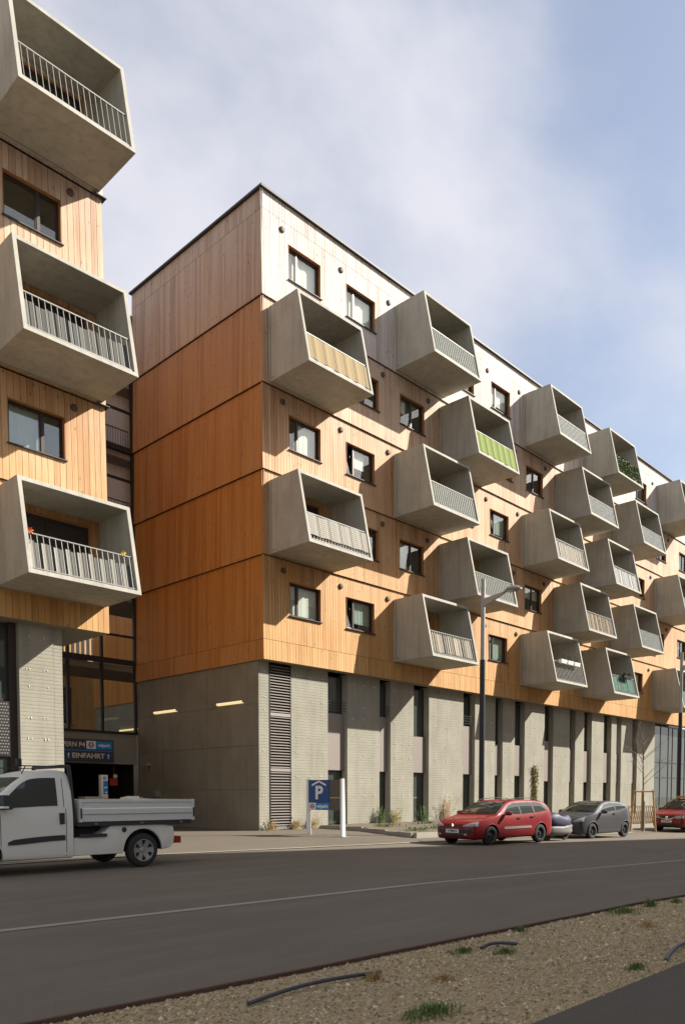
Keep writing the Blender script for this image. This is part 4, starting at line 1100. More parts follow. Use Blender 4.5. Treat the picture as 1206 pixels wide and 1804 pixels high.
def seam(c, x, z0, z1, lean=0.0):
    c.side('door_gap', [(x-.1, z0), (x+.1, z0)], [(x-.1, z1), (x+.1, z1)], x-.006, x+.006, 'plastic_black', .002, 1, 8)
def detail(c, pillars, bonnet, wip, zs_):
    for (x0, x1, z0, z1) in pillars: c.side('window_pillar', [(x0, z0), (x1, z0)], [(x0, z1), (x1, z1)], x0, x1, 'plastic_black', .005, 2, 5)
    x0, x1, w0, w1 = bonnet
    for sg in (-1, 1):
        c.patch('bonnet_gap', lambda u, v: (x0 + (x1-x0)*u, sg*(w0 + (w1-w0)*u) + (v-.5)*.012, 2.0), 14, 1, (0, 0, -1), .002, 'plastic_black')
    for (a, b) in wip:
        pa = c.bvh.ray_cast(Vector((a[0]-1, a[1], zs_+1)), Vector((1, 0, -1)))[0]; pts = []
        for k in range(7):
            t = k / 6; q0 = Vector((a[0]+(b[0]-a[0])*t, a[1]+(b[1]-a[1])*t, zs_)); h = c.bvh.ray_cast(q0 + Vector((-1, 0, 1)), Vector((1, 0, -1)))[0]
            if h: pts.append(h + Vector((-.014, 0, .014)))
        if len(pts) > 2: MB().tube(pts, .009, 5).build('wiper', 'plastic_black', c.root)
    for wx in c.wheels:
        for sg in (-1, 1):
            n = 20; pts = []
            for k in range(n + 1):
                a = math.pi * (1.06 - 1.12 * k / n); q0 = Vector((wx + (c.wr+.062)*math.cos(a), sg*2, c.wr + (c.wr+.062)*math.sin(a))); h = c.bvh.ray_cast(q0, Vector((0, -sg, 0)))[0]
                if h: pts.append(h - Vector((0, sg*.006, 0)))
            if len(pts) > 4: MB().tube(pts, .014, 6).build('arch_lip', c.paint, c.root, smooth=60)
def plate(c, z, x_off, txt, rear=False, w=.26, h=.058):
    p = c.front('number_plate', -w, w, z-h, z+h, 'plate_white', .02, 2, 2, rear=rear)
    hx = c.bvh.ray_cast(Vector((-2, 0, z)), Vector((1, 0, 0)))[0].x
    text(txt, .105, 'ink', c.root, (hx - .024, 0, z - .0), (math.pi/2, 0, -math.pi/2), .002, bold=.002, sx=.8)

CARZ = lambda x, y: terr(x, y) + .006
ARZ = math.atan(-.07)
# ---- red estate car
fx, fy_ = 1.065, -9.74
def place(fx, fy_, wf, half): # near-side front wheel contact -> car origin (nose, centre line)
    c, s = math.cos(ARZ), math.sin(ARZ); lx, ly = wf, -half
    return (fx - (lx*c - ly*s), fy_ - (lx*s + ly*c))
o_ = place(fx, fy_, .88, .80)
zc = (terr(fx, fy_) + terr(fx + 2.7, fy_)) / 2 + .004
red = Car('estate_car', (o_[0], o_[1], zc), ARZ, 4.5,
    [(0, .50), (.03, .64), (.12, .72), (.5, .83), (1.0, .93), (1.18, .98), (1.5, 1.17), (1.85, 1.35), (2.1, 1.42), (2.6, 1.465), (3.4, 1.45), (3.95, 1.385), (4.15, 1.29), (4.32, 1.06), (4.44, .90), (4.48, .72), (4.5, .5)],
    [(0, .44), (.1, .66), (.5, .78), (1.0, .87), (1.3, .92), (2.5, .95), (3.6, 1.0), (4.15, 1.02), (4.4, .82), (4.5, .46)],
    [(0, .32), (.08, .22), (.5, .2), (3.9, .22), (4.35, .25), (4.5, .34)],
    [(0, .50), (.05, .64), (.2, .78), (.55, .87), (.9, .89), (3.7, .89), (4.2, .83), (4.42, .74), (4.5, .62)],
    'paint_red', 'red estate car with roof rails parked behind the covered motorcycle', 'car', (.88, 3.57), .315)
red.root['label'] = 'red estate car with roof rails parked nearest in the row'
for wx in (.88, 3.57):
    for sg in (-1, 1): wheel(red.root, wx, sg*.775, .315, .19, 'steel', sg)
ws = lambda c, x0, x1, z0, z1, w0, w1, name='windscreen', mat='car_glass', k=-1: c.patch(name, lambda u, v: (x0+(x1-x0)*v - k*-1.2, (2*u-1)*(w0+(w1-w0)*v), z0+(z1-z0)*v + 1.2), 14, 8, (-k*-1 if False else (1 if k == -1 else -1), 0, -1), .005, mat)
def windscreen(c, x0, z0, w0, x1, z1, w1, rear=False):
    d = Vector((-1, 0, -1)) if rear else Vector((1, 0, -1))
    c.patch('rear_window' if rear else 'windscreen', lambda u, v: tuple(Vector((x0+(x1-x0)*v, (2*u-1)*(w0+(w1-w0)*v), z0+(z1-z0)*v)) - d*1.5), 16, 8, d, .005, 'car_glass')
windscreen(red, 1.24, 1.02, .78, 1.95, 1.39, .62); windscreen(red, 4.36, 1.02, .62, 4.12, 1.32, .52, True)
blt = [(1.5, .975), (2.6, .99), (4.0, 1.05)]
red.side('front_side_window', [(1.62, 1.0), (2.42, .985)], [(1.52, 1.03), (1.7, 1.14), (1.95, 1.28), (2.42, 1.36)], 1.54, 2.42, 'car_glass', .006, 10)
red.side('rear_side_window', [(2.5, .99), (3.15, 1.02)], [(2.5, 1.365), (3.15, 1.37)], 2.5, 3.16, 'car_glass', .006, 8)
red.side('quarter_window', [(3.25, 1.03), (3.98, 1.09)], [(3.25, 1.37), (3.7, 1.335), (3.98, 1.22)], 3.25, 3.98, 'car_glass', .006, 8)
for x in (1.42, 2.46, 3.22): seam(red, x, .33, .95 if x < 1.5 else .97)
red.side('side_moulding', [(1.3, .51), (3.0, .52)], [(1.3, .585), (3.0, .595)], 1.5, 3.0, 'lamp_grey', .014, 10, 2)
red.side('sill_trim', [(1.3, .21), (3.1, .22)], [(1.3, .26), (3.1, .27)], 1.3, 3.12, 'plastic_black', .004, 8, 2)
handle(red, 2.28, .86, 'chrome'); handle(red, 3.03, .89, 'chrome')
for sg in (-1, 1): mirror(red, 1.58, 1.02, .90, sg, 'paint_red')
for sg in (-1, 1):
    red.front('headlight', sg*.40, sg*.80, lambda y: .615 + .02*abs(y), lambda y: .665 + .11*(abs(y)-.4)/.4, 'lamp_glass', .012, 8, 4)
    red.front('grille', sg*.09, sg*.36, .60, lambda y: .665 - .01*abs(y), 'plastic_black', .008)
    red.front('fog_lamp', sg*.48, sg*.56, .34, .40, 'lamp_glass', .012, 3, 3)
red.front('bumper_strip', -.80, .80, .42, .535, 'plastic_black', .014, 14, 3); red.front('air_intake', -.42, .42, .285, .385, 'plastic_black', .008)
MB().prism([(-.0, -.06), (.04, 0), (0, .06), (-.04, 0)], 0, .02).build('badge', 'chrome', red.root, (red.bvh.ray_cast(Vector((-2, 0, .63)), Vector((1, 0, 0)))[0].x - .03, 0, .635), (0, 0, math.pi/2))
plate(red, .475, 0, 'W 98604 B')
for sg in (-1, 1):
    pts = [(x, sg*(.58 - .02*abs(x-2.8)), interp([(1.95, 1.40), (2.1, 1.46), (2.8, 1.515), (3.6, 1.49), (3.85, 1.42)], x)) for x in (1.95, 2.1, 2.4, 2.8, 3.2, 3.6, 3.75, 3.85)]
    MB().tube(pts, .014, 6).build('roof_rail', 'plastic_black', red.root, smooth=60)
    red.side('tail_light', [(4.2, .78), (4.44, .78)], [(4.2, 1.02), (4.44, .98)], 4.22, 4.42, 'taillight', .006, 5, 4, both=False) if sg < 0 else None
def wiper(c, p0, p1):
    MB().tube([p0, p1], .008, 5).build('wiper', 'plastic_black', c.root)

detail(red, [(2.425, 2.495, .99, 1.355), (3.165, 3.245, 1.02, 1.36)], (.14, 1.12, .62, .74), [((1.26, -.62), (1.34, .05)), ((1.26, .0), (1.34, .66))], 1.05)
# ---- grey hatchback
o_ = place(8.67, -9.36, .80, .76); zc = (terr(8.67, -9.4) + terr(11.2, -9.5)) / 2 + .004
fie = Car('hatchback_car', (o_[0], o_[1], zc), ARZ, 3.95,
    [(0, .5), (.03, .66), (.1, .76), (.4, .88), (.8, .98), (.98, 1.04), (1.35, 1.23), (1.75, 1.40), (2.05, 1.465), (2.5, 1.485), (3.1, 1.45), (3.45, 1.37), (3.68, 1.16), (3.84, .96), (3.92, .75), (3.95, .52)],
    [(0, .45), (.1, .68), (.4, .82), (.9, .93), (1.5, .97), (2.3, 1.02), (3.2, 1.12), (3.5, 1.13), (3.8, .9), (3.95, .48)],
    [(0, .3), (.08, .2), (.5, .18), (3.5, .2), (3.85, .26), (3.95, .36)],
    [(0, .46), (.05, .6), (.2, .74), (.5, .83), (.8, .86), (3.3, .86), (3.7, .80), (3.88, .72), (3.95, .6)],
    'paint_grey', 'dark grey three door hatchback parked behind the covered motorcycle', 'car', (.80, 3.29), .31)
for wx in (.80, 3.29):
    for sg in (-1, 1): wheel(fie.root, wx, sg*.745, .31, .19, 'steel', sg)
windscreen(fie, 1.04, 1.07, .75, 1.86, 1.425, .60); windscreen(fie, 3.75, 1.1, .56, 3.5, 1.34, .46, True)
fie.side('front_side_window', [(1.45, 1.03), (2.5, 1.10)], [(1.36, 1.06), (1.56, 1.19), (1.86, 1.33), (2.5, 1.395)], 1.38, 2.5, 'car_glass', .006, 12)
fie.side('quarter_window', [(2.58, 1.11), (3.3, 1.19)], [(2.58, 1.385), (3.0, 1.36), (3.3, 1.27)], 2.58, 3.3, 'car_glass', .006, 8)
for x in (1.28, 2.55): seam(fie, x, .32, 1.0)
handle(fie, 2.36, .97, 'paint_grey')
for sg in (-1, 1):
    mirror(fie, 1.42, 1.06, .87, sg, 'paint_grey')
    fie.front('headlight', sg*.42, sg*.76, lambda y: .66 + .05*abs(y), lambda y: .70 + .18*(abs(y)-.4)/.35, 'lamp_glass', .012, 8, 4)
fie.front('grille', -.36, .36, .60, .68, 'plastic_black', .01); fie.front('air_intake', -.45, .45, .27, .44, 'plastic_black', .008); plate(fie, .52, 0, 'W 41837 C')
fie.side('tail_light', [(3.6, .86), (3.85, .84)], [(3.6, 1.12), (3.85, 1.0)], 3.64, 3.84, 'taillight', .006, 5, 4)

detail(fie, [(2.505, 2.575, 1.10, 1.385)], (.14, .95, .56, .68), [((1.06, -.6), (1.16, .05))], 1.09)
# ---- red van at the right edge
vp = gpt(1160, 1464)
o_ = place(vp.x, vp.y, .86, -.80); zc = terr(vp.x + 1, vp.y) + .004
van = Car('van', (o_[0], o_[1], zc), ARZ, 4.4,
    [(0, .52), (.03, .72), (.1, .84), (.5, .97), (.9, 1.06), (1.02, 1.12), (1.4, 1.38), (1.75, 1.57), (2.05, 1.64), (2.8, 1.66), (3.7, 1.63), (4.1, 1.5), (4.28, 1.1), (4.37, .8), (4.4, .55)],
    [(0, .47), (.1, .76), (.5, .9), (1.0, 1.0), (2.0, 1.02), (4.0, 1.05), (4.25, .95), (4.4, .5)],
    [(0, .34), (.08, .24), (.5, .22), (3.9, .24), (4.4, .36)],
    [(0, .56), (.05, .68), (.2, .79), (.5, .86), (.8, .88), (3.8, .88), (4.25, .8), (4.4, .7)],
    'paint_van', 'red van partly cut off at right edge behind the staked tree', 'van', (.86, 3.5), .32, tum=.3)
for wx in (.86, 3.5):
    for sg in (-1, 1): wheel(van.root, wx, sg*.77, .32, .2, 'steel', sg)
windscreen(van, 1.08, 1.16, .77, 1.78, 1.57, .67)
van.side('front_side_window', [(1.5, 1.08), (2.4, 1.08)], [(1.5, 1.16), (1.85, 1.44), (2.4, 1.52)], 1.52, 2.4, 'car_glass', .006, 10)
van.side('rear_side_window', [(2.5, 1.08), (3.4, 1.09)], [(2.5, 1.52), (3.4, 1.52)], 2.5, 3.4, 'car_glass', .006, 8)
for sg in (-1, 1):
    mirror(van, 1.45, 1.12, .9, sg, 'plastic_black')
    van.front('headlight', sg*.42, sg*.78, .68, lambda y: .80 + .03*abs(y), 'lamp_glass', .012, 8, 4)
van.front('grille', -.38, .38, lambda y: .64 + .10*(abs(y)/.38)**2, .78, 'plastic_black', .01); van.front('grille_trim', -.40, .40, lambda y: .615 + .10*(abs(y)/.38)**2, lambda y: .645 + .10*(abs(y)/.38)**2, 'chrome', .016, 10, 1)
van.front('bumper_strip', -.8, .8, .24, .40, 'plastic_black', .012, 12, 3); plate(van, .53, 0, 'W 37315 E')
MB().lathe([(.0, -.01), (.07, -.01), (.075, .01)], 18, 'X').build('badge', 'chrome', van.root, (van.bvh.ray_cast(Vector((-2, 0, .71)), Vector((1, 0, 0)))[0].x - .03, 0, .72))
MB().box(1.9, 2.1, -.45, .45, 1.68, 1.78).build('roof_load', 'wood_post', van.root)

detail(van, [(2.405, 2.495, 1.08, 1.52)], (.14, .95, .6, .72), [((1.1, -.6), (1.2, .05))], 1.17)
seam(van, 1.4, .36, 1.05); seam(van, 2.45, .36, 1.05)
# ---- covered motorcycle between the two cars
mp = gpt(990, 1482); mp = Vector((6.15, -9.15, 0))
mo = empty('covered_motorcycle', (5.78, -9.42, terr(5.8, -9.5) + .006), ARZ, 'motorcycle under a navy and silver cover between red estate and grey hatchback', 'motorcycle')
def cover(st, mat, name, n=22, jit=.015, seed=1):
    q = random.Random(seed); vs_, fs = [], []
    for (x, w, z0, z1) in st:
        for k in range(n):
            a = -math.pi/2 + 2*math.pi*k/n; c, s_ = math.cos(a), math.sin(a)
            vs_.append((x + q.gauss(0, jit), w*(abs(c)**.7)*(1 if c > 0 else -1) + q.gauss(0, jit), (z0+z1)/2 + (z1-z0)/2*(abs(s_)**.8)*(1 if s_ > 0 else -1) + q.gauss(0, jit*.6)))
    for i in range(len(st) - 1):
        for k in range(n): fs.append((i*n+k, i*n+(k+1) % n, (i+1)*n+(k+1) % n, (i+1)*n+k))
    fs += [tuple(range(n))[::-1], tuple(range((len(st)-1)*n, len(st)*n))]
    return MB().add(vs_, fs).build(name, mat, mo, smooth=70)
cover([(-.95, .05, .75, .82), (-.85, .26, .58, .98), (-.55, .36, .52, 1.12), (-.3, .40, .5, 1.16), (0, .38, .5, 1.04), (.4, .32, .5, .98), (.8, .26, .52, 1.0), (1.0, .05, .7, .85)], 'cover_navy', 'cover_top')
cover([(-.98, .04, .40, .62), (-.9, .22, .24, .72), (-.6, .34, .2, .70), (0, .37, .2, .66), (.5, .33, .2, .66), (.95, .22, .24, .7), (1.05, .04, .4, .6)], 'cover_silver', 'cover_skirt', seed=2)
mo.scale = (.86, .86, .9)
for x in (-.62, .68):
    w_ = MB(); w_.lathe([(.18, -.05), (.27, -.055), (.29, 0), (.27, .055), (.18, .05)], 24); wv = w_.build('wheel', 'rubber', mo, (x, 0, .29), smooth=40)
    MB().lathe([(.19, -.03), (.05, -.03), (0, -.04)], 20).lathe([(.19, .03), (.05, .03), (0, .04)], 20).build('brake_disc', 'rust', wv, normals=False)

# ---- white pickup truck at left
tg = gpt(254, 1528)
TRZ = math.atan(-.03)
def tplace(fx, fy_, wf, half):
    c, s = math.cos(TRZ), math.sin(TRZ); lx, ly = wf, -half
    return (fx - (lx*c - ly*s), fy_ - (lx*s + ly*c))
TW = 3.78; o_ = tplace(tg.x, tg.y, TW, .90)
trk = Car('pickup_truck', (o_[0], o_[1], terr(tg.x, tg.y) + .006), TRZ, 2.30,
    [(0, .55), (.03, .76), (.1, .88), (.35, 1.0), (.6, 1.08), (.72, 1.14), (1.0, 1.42), (1.3, 1.68), (1.55, 1.82), (1.8, 1.885), (2.05, 1.905), (2.24, 1.88), (2.30, 1.80)],
    [(0, .5), (.1, .78), (.4, .92), (.8, 1.04), (1.4, 1.17), (2.3, 1.2)],
    [(0, .36), (.08, .27), (.4, .25), (1.3, .25), (2.3, .25)],
    [(0, .6), (.05, .72), (.2, .82), (.5, .89), (.8, .92), (2.3, .925)],
    'paint_white', 'white pickup truck with aluminium drop side bed parked at left', 'truck', (.62,), .335, tum=.24)
T = trk.root
LB = MB()
# rear lower body with fender, lofted sideways profile
prof = [(2.32, .30), (3.30, .30)]
for k in range(13): a = math.pi * (1 - k/12); prof.append((TW + .44*math.cos(a)*1.0, .335 + .44*math.sin(a)))
prof = [(2.32, .29), (TW-.43, .29)] + [(TW + .425*math.cos(math.pi*(1-k/14)), .335 + .425*math.sin(math.pi*(1-k/14))) for k in range(15)] + [(TW+.43, .33), (TW+.62, .36), (TW+.70, .46), (TW+.72, .62), (TW+.69, .80), (TW+.3, .86), (3.1, .86), (2.98, .74), (2.80, .64), (2.32, .62)]
for sg in (-1, 1):
    bm = bmesh.new()
    inn = [bm.verts.new((x, sg*.55, z)) for x, z in prof]
    mid = [bm.verts.new((x, sg*(.885 if z > .4 else .87), z)) for x, z in prof]
    bm.faces.new(inn); bm.faces.new(mid[::-1])
    for i in range(len(prof)): j = (i+1) % len(prof); bm.faces.new((inn[i], mid[i], mid[j], inn[j]))
    bmesh.ops.recalc_face_normals(bm, faces=bm.faces)
    outer = [e for e in bm.edges if all(abs(abs(v.co.y) - .88) < .02 for v in e.verts) and len(e.link_faces) == 2]
    bmesh.ops.bevel(bm, geom=outer, offset=.03, segments=3, affect='EDGES', profile=.6)
    me = bpy.data.meshes.new('rear_fender'); bm.to_mesh(me); bm.free(); me.materials.append(M['paint_white'])
    me.polygons.foreach_set('use_smooth', [True]*len(me.polygons)); me.set_sharp_from_angle(angle=R(35)); link('rear_fender', me, T)
    # black arch liner
    am = MB(); n = 14
    for k in range(n):
        a0, a1 = math.pi*(1-k/n), math.pi*(1-(k+1)/n); rr = .418
        am.quad((TW+rr*math.cos(a0), sg*.86, .335+rr*math.sin(a0)), (TW+rr*math.cos(a1), sg*.86, .335+rr*math.sin(a1)), (TW+rr*math.cos(a1), sg*.5, .335+rr*math.sin(a1)), (TW+rr*math.cos(a0), sg*.5, .335+rr*math.sin(a0)))
    am.box(TW-.41, TW+.41, min(sg*.54, sg*.5), max(sg*.54, sg*.5), .3, .74); am.build('arch_liner', 'plastic_black', T, normals=False)
    MB().box(2.44, 2.98, min(sg*.86, sg*.925), max(sg*.86, sg*.925), .635, .695).build('step', 'plastic_black', T)
MB().box(2.3, TW+.55, -.5, .5, .36, .80).build('chassis', 'plastic_black', T)
for wx in (.62, TW):
    for sg in (-1, 1): wheel(T, wx, sg*.79, .335, .205, 'alloy', sg, 6)
# bed
B0, B1, BZ0, BZ1 = 2.42, 4.94, .93, 1.345
bp_ = [(0, 0), (0, .12), (-.022, .145), (-.022, .235), (0, .26), (0, .355), (-.015, .365), (-.015, BZ1-BZ0)]
for sg in (-1, 1):
    mb = MB(); pr_ = [(sg*(.93) - sg*dx*0 + (-sg)*dx*-0 + sg*(-dx)*1.0, z) for dx, z in bp_]
    n = len(pr_); inn = [(sg*.895, 0), (sg*.895, BZ1-BZ0)]
    ring = pr_ + [(sg*.895, BZ1-BZ0), (sg*.895, 0)]
    vs_ = [(B0+.05, y, BZ0+z) for y, z in ring] + [(B1-.05, y, BZ0+z) for y, z in ring]; k = len(ring)
    mb.add(vs_, [tuple(range(k)), tuple(range(2*k-1, k-1, -1))] + [(i, (i+1) % k, (i+1) % k + k, i+k) for i in range(k)])
    sd2 = mb.build('side_board', 'aluminium', T)
    for xx in (B0, B1-.05):
        MB().box(xx, xx+.049, min(sg*.885, sg*.955), max(sg*.885, sg*.955), BZ0-.01, BZ1+.005).build('corner_post', 'aluminium', T)
        MB().box(xx+.012, xx+.04, min(sg*.956, sg*.97), max(sg*.956, sg*.97), BZ0+.06, BZ0+.25).build('latch', 'plastic_black', T)
MB().box(B1-.045, B1-.01, -.88, .88, BZ0, BZ1).build('tail_board', 'aluminium', T)
MB().box(B0+.01, B0+.045, -.88, .88, BZ0, BZ1).build('front_board', 'aluminium', T)
MB().box(B0-.03, B1-.06, -.92, .92, BZ0-.09, BZ0-.012).build('bed_frame', 'plastic_black', T)
MB().box(B0, B1-.06, -.89, .89, BZ0-.01, BZ0+.02).build('bed_floor', 'wood_post', T)
for x in (2.75, 3.72, 4.62): MB().box(x-.03, x+.03, -.945, -.925, BZ0-.06, BZ0-.03).build('tie_ring', 'galvanised', T)
hb = MB()
for sg in (-1, 1):
    hb.hexa([(2.335, sg*.83-.04, .86), (2.40, sg*.83-.04, .86), (2.40, sg*.83+.04, .86), (2.335, sg*.83+.04, .86), (2.27, sg*.78-.035, 1.98), (2.325, sg*.78-.035, 1.98), (2.325, sg*.78+.035, 1.98), (2.27, sg*.78+.035, 1.98)])
hb.box(2.27, 2.325, -.78, .78, 1.94, 2.0); hb.box(1.3, 2.28, -.80, -.76, 1.945, 1.965); hb.box(1.3, 2.28, .76, .80, 1.945, 1.965); hb.box(1.34, 1.42, -.80, -.72, 1.94, 2.08)
for z in (1.2, 1.45, 1.7): hb.box(2.30, 2.34, -.8, .8, z, z+.03)
hb.build('headboard_frame', 'plastic_black', T)
windscreen(trk, .78, 1.2, .74, 1.42, 1.75, .68)
trk.side('side_window', [(.95, 1.20), (2.02, 1.235)], [(.95, 1.24), (1.2, 1.46), (1.42, 1.65), (1.6, 1.725), (2.02, 1.745)], .98, 2.02, 'truck_glass', .008, 14, 6)
for sg in (-1, 1):
    mb = MB(); x, y, z = 1.02, .93, 1.30
    mb.hexa([(x-.08, sg*y, z-.13), (x+.09, sg*y, z-.13), (x+.09, sg*(y+.22), z-.12), (x-.06, sg*(y+.2), z-.12), (x-.06, sg*y, z+.13), (x+.09, sg*y, z+.13), (x+.09, sg*(y+.2), z+.12), (x-.05, sg*(y+.18), z+.12)])
    mr = mb.build('mirror', 'plastic_black', T, smooth=30)
    MB().box(x-.085, x+.02, min(sg*(y+.03), sg*(y+.222)), max(sg*(y+.03), sg*(y+.222)), z-.10, z-.065).build('indicator', 'sign_white', mr)
    MB().box(2.04, 2.13, min(sg*.915, sg*.95), max(sg*.915, sg*.95), .90, 1.10).build('door_handle', 'plastic_black', T)
seam(trk, 2.17, .30, 1.18); seam(trk, 2.14, 1.2, 1.74); seam(trk, .98, .32, 1.17)
trk.side('side_moulding', [(1.05, .545), (2.14, .60)], [(1.05, .585), (1.2, .64), (2.14, .695)], 1.1, 2.14, 'plastic_black', .016, 10, 2)
for sg in (-1, 1): trk.front('headlight', sg*.45, sg*.84, .72, lambda y: .80 + .2*(abs(y)-.4), 'lamp_glass', .012, 8, 4)
trk.front('grille', -.4, .4, .42, .6, 'plastic_black', .01)
detail(trk, [(.93, .985, 1.19, 1.25)], (.2, .68, .66, .76), [((.82, -.6), (.9, .1))], 1.22)
fc = MB().lathe([(.055, -.89), (.05, -.898), (.0, -.899)], 16, 'Y').build('fuel_cap', 'plastic_black', T, (3.36, 0, .755))
MB().box(3.26, 3.52, -.892, -.884, .70, .82).build('fuel_flap', 'letter_grey', T)
for sg in (-1, 1): MB().box(TW+.72, TW+.92, min(sg*.52, sg*.80), max(sg*.52, sg*.80), .44, .58).build('tail_light', 'taillight', T)
MB().box(TW+.5, TW+.74, -.7, .7, .48, .56).build('rear_crossbar', 'plastic_black', T)
MB().tube([(1.55, -.45, 1.82), (1.63, -.45, 1.97)], .01, 6).build('aerial', 'plastic_black', T)

# ================================================================== TREE, STAKES, FENCE, BEDS
tb = gpt(1131, 1466); tx, ty = tb.x, tb.y
tr = empty('young_tree', (tx, ty, terr(tx, ty)), 0, 'thin bare young tree held between three wooden stakes', 'tree')
Ht = onY(1128, 1275, ty).z - terr(tx, ty)
q = random.Random(21)
MB().tube([(0, 0, 0), (.03, 0, 1.5), (.0, .02, Ht*.55), (-.05, .03, Ht*.8), (-.1, .0, Ht)], [.05, .045, .036, .022, .008], 8).build('trunk', 'bark', tr, smooth=60)
for k in range(13):
    z = Ht * q.uniform(.42, .85); a = q.uniform(0, 6.28); l = q.uniform(.7, 1.7) * (1.25 - z / Ht * .6); br = MB()
    dx, dy = math.cos(a), math.sin(a)
    p1 = Vector((dx*l*.45, dy*l*.45, z + l*.35)); p2 = Vector((dx*l, dy*l, z + l*.75))
    br.tube([(0, 0, z), p1, p2], [.016, .011, .004], 5)
    for m_ in range(5):
        t = q.uniform(.35, .95); b = p1.lerp(p2, t); e_ = b + Vector((q.gauss(0, .22), q.gauss(0, .22), q.uniform(.1, .4))); br.tube([b, e_], [.006, .003], 4)
    br.build('branch', 'bark', tr)
sk = empty('tree_stakes', (tx, ty, terr(tx, ty)), 0, 'three wooden stakes with top rails round the young tree', 'stakes')
HS = 2.05
sp = [(-.62, .25), (.58, .3), (.1, -.52)]
for (a, b) in sp: MB().tube([(a*1.15, b*1.15, 0), (a*.85, b*.85, HS)], [.045, .042], 10).build('stake', 'wood_post', sk, smooth=50)
for i in range(3):
    a, b = sp[i], sp[(i+1) % 3]; MB().tube([(a[0]*.95, a[1]*.95, HS-.08), (b[0]*.95, b[1]*.95, HS-.08)], .035, 8).build('rail', 'wood_post', sk)
MB().tube([(.06, -.02, .05), (.06, -.02, 1.5)], .06, 10).build('trunk_wrap', 'fabric_ash', sk)
# planting bed
bedpts = [(3.45, .36), (1.75, -6.1), (40.0, -6.25), (40.0, .36)]
mb = MB(); nx, ny = 60, 8
for i in range(nx + 1):
    for j in range(ny + 1):
        v = j / ny; u = i / nx; xl = 1.75 + (3.45 - 1.75) * v; x = xl + .06 + (40 - xl) * u; y = -6.1 + 6.46 * v
        mb.v.append((x, y, terr(x, y) + .14 + .03 * math.sin(x * 2.3 + y * 1.7)))
for i in range(nx):
    for j in range(ny): a = i*(ny+1)+j; mb.f.append((a, a+ny+1, a+ny+2, a+1)); mb.m.append(0); mb.r.append(0)
mb.build('planting_bed', 'soil', None, kind='structure', normals=False)
def kerbwall(p, q_, h0, h1, label, n=20):
    a, b = Vector(p), Vector(q_); d = (b - a).normalized(); nrm = Vector((-d.y, d.x)) * .07; mb = MB()
    for i in range(n):
        s, e_ = a.lerp(b, i/n), a.lerp(b, (i+1)/n)
        if i < n - 1: e_ = e_ - d * .006
        zs_, ze = terr(*s), terr(*e_)
        mb.hexa([(s.x-nrm.x, s.y-nrm.y, zs_-.05), (e_.x-nrm.x, e_.y-nrm.y, ze-.05), (e_.x+nrm.x, e_.y+nrm.y, ze-.05), (s.x+nrm.x, s.y+nrm.y, zs_-.05),
                 (s.x-nrm.x, s.y-nrm.y, zs_+h0), (e_.x-nrm.x, e_.y-nrm.y, ze+h1), (e_.x+nrm.x, e_.y+nrm.y, ze+h1), (s.x+nrm.x, s.y+nrm.y, zs_+h0)])
    o = mb.build('planter_wall', 'kerb_concrete'); tag(o, label, 'low wall', 'low concrete walls round the planting bed')
kerbwall((3.42, .30), (1.80, -6.0), .14, .20, 'low concrete planter wall running from facade towards the parking sign', 4)
kerbwall((1.72, -6.18), (40, -6.3), .20, .20, 'long low concrete planter wall behind the parked cars', 24)
def weeds(name, x, y, label, n, hgt, mat, w=.25, group='weeds along the concrete base', z=.14, cat='plant'):
    q = random.Random(int(x * 31 + n)); mb = MB()
    for i in range(n):
        bx_, by_ = clamp(q.gauss(0, w), -1.5*w, 1.5*w), q.gauss(0, w * .4); l = hgt * q.uniform(.4, 1.1); dx, dy = q.gauss(0, l * .25), q.gauss(0, l * .2)
        mb.tube([(bx_, by_, 0), (bx_ + dx * .4, by_ + dy * .4, l * .6), (bx_ + dx, by_ + dy, l)], [.007, .005, .002], 3, cap=False)
        for k in range(3):
            t = q.uniform(.3, 1); c = Vector((bx_ + dx * t, by_ + dy * t, l * t)); a = Vector((q.gauss(0, 1), q.gauss(0, 1), q.gauss(0, .6))).normalized() * .05; b = a.cross(Vector((.2, .1, 1))).normalized() * .018
            mb.add([c - a, c + b, c + a, c - b], [(0, 1, 2, 3)])
    o = mb.build(name, mat, None, (x, y, terr(x, y) + z), normals=False); tag(o, label, cat, group)
for (x, n, h, m_, lab) in ((.62, 40, .45, 'grass_dry', 'dry grass tuft at the foot of the louvre strip left side'), (1.95, 40, .5, 'grass_dry', 'dry grass tuft at the foot of the louvre strip right side'), (2.9, 40, .6, 'grass_dry', 'dry yellow grass at pier foot behind the parking sign'),
                           (7.2, 60, .8, 'leaf_green', 'green weeds at the foot of the second recessed bay'), (8.3, 50, .7, 'leaf_yellow', 'yellowish weeds just right of the second recessed bay'), (12.2, 50, 1.3, 'grass_dry', 'tall dry weed stalks left of the red estate car'), (10.4, 40, .8, 'leaf_green', 'green weeds in the third recessed bay foot')):
    weeds('weed_tuft', x, BASE - .16, lab, n, h, m_, .16, z=.012 if x < 3 else .14)
for i, (x, y) in enumerate(((4.4, -2.6), (5.6, -4.2), (7.6, -2.0), (9.4, -3.4), (3.6, -4.8))):
    weeds('ground_cover', x, y, ['low green plants at front of the planting bed near sign', 'low green plants midway along the planting bed front', 'low green plants close to the second bay in the bed', 'low green plants left of the red estate car roof', 'low green plants at the corner of the planter wall'][i], 60, .16, 'leaf_green', .4, 'low plants in the planting bed')
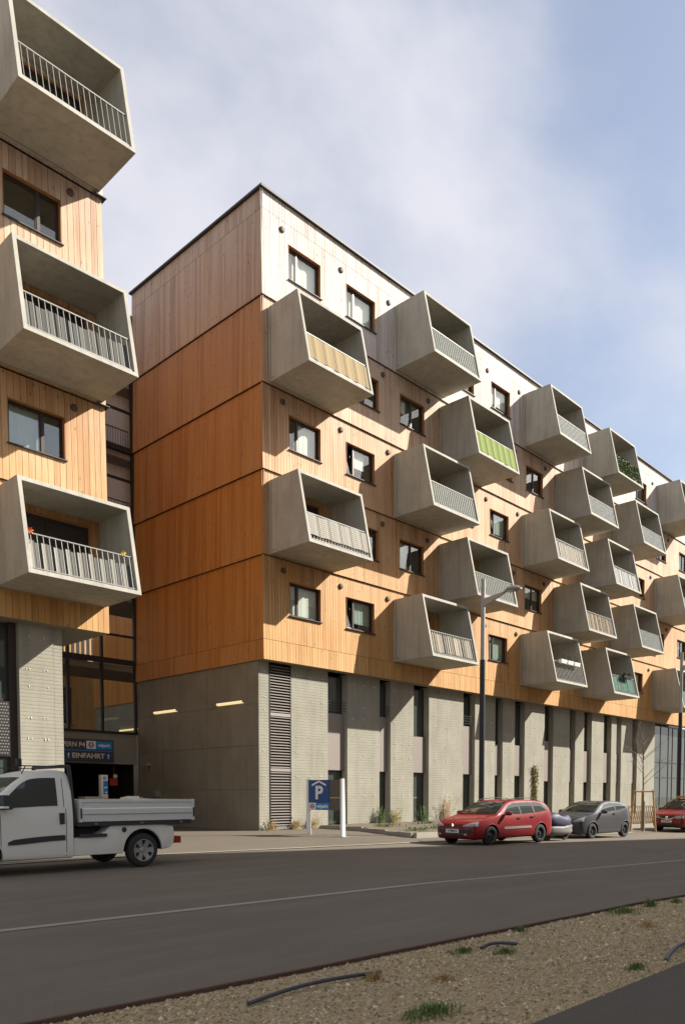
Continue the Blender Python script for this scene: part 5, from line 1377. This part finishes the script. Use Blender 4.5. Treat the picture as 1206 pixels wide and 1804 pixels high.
# wall climber
cxp = onY(941, 1375, BASE - .06)
wc = empty('wall_climber', (cxp.x, BASE - .08, .13), 0, 'narrow yellow green climbing plant on the pier above the red estate', 'plant')
MB().tube([(.2, 0, 0), (.05, 0, 1.2), (0, 0, 2.7)], [.05, .04, .015], 6).build('stem', 'bark', wc)
q = random.Random(4); mb = MB()
for i in range(420):
    z = q.uniform(.8, 3.0); c = Vector((.12 - .1 * z / 2.7 + q.gauss(0, .11), q.uniform(-.12, .06), z)); a = Vector((q.gauss(0, 1), q.gauss(0, 1), q.gauss(0, 1))).normalized() * .075; b = a.cross(Vector((.2, .1, 1))).normalized() * .035
    mb.add([c - a, c + b, c + a, c - b], [(0, 1, 2, 3)])
mb.build('leaves', 'leaf_yellow', wc, normals=False)
# diagonal lattice fence
la, lb = Vector((17.6, -6.1)), Vector((23.5, -6.15)); lf = empty('lattice_fence', (la.x, la.y, terr(la.x, la.y) + .16), 0, 'low diagonal bamboo lattice fence behind the tree stakes', 'fence')
W_, H_ = 5.9, .95
for k in range(22):
    x = k * W_ / 22
    for sg, yy in ((1, 0.0), (-1, .035)):
        x1 = x + sg * .45
        MB().tube([(x, yy, 0), (x1, yy, H_)], .017, 6).build('lattice_rod', 'grass_dry' if k % 3 else 'wood_post', lf)

# ================================================================== BUILDING ACROSS THE STREET (casts the street's shade, mirrored in the glass)
S_ = -.19; ORZ = math.atan(S_)
ob = empty('opposite_building', (-7.0, -21.35, 0), ORZ, 'plain plastered apartment block across the street behind the viewer', 'building')
OH, OL = 22.0, 118.0
cols = [3 + 3.4 * i for i in range(34)]; rows_ = [1.2 + 3.15 * j for j in range(6)]
hs = [(c, c + 1.7, r_, r_ + 1.6) for c in cols for r_ in rows_]
mb = MB()
for (a, b, c, d) in rects(0, OL, -.6, OH, hs): mb.box(a, b, -.4, 0, c, d)
mb.box(0, .4, -14, -.41, -.6, OH).box(0, OL, -14, -.41, OH - .4, OH - .001).box(0, OL, -14.4, -14.001, -.6, OH).box(OL - .4, OL, -14, -.41, -.6, OH - .41).box(.41, OL - .41, -1.6, -1.5, -.6, OH - .41)
mb.build('wall', 'beige_plaster', ob)
MB().box(-.1, OL + .1, -.5, .08, OH, OH + .06).build('roof_flashing', 'flashing', ob)
wf = MB().box(0, 1.7, -.2, -.13, 0, .06).box(0, 1.7, -.2, -.13, 1.54, 1.6).box(0, .06, -.2, -.13, .06, 1.54).box(1.64, 1.7, -.2, -.13, .06, 1.54).box(.8, .87, -.2, -.13, .06, 1.54).mesh('window', 'bronze')
wp = MB().box(.06, 1.64, -.18, -.165, .06, 1.54).mesh('pane', 'dark_glass')
for (a, b, c, d) in hs[:120]:
    w_ = link('window', wf, ob, (a, 0, c)); link('pane', wp, w_)
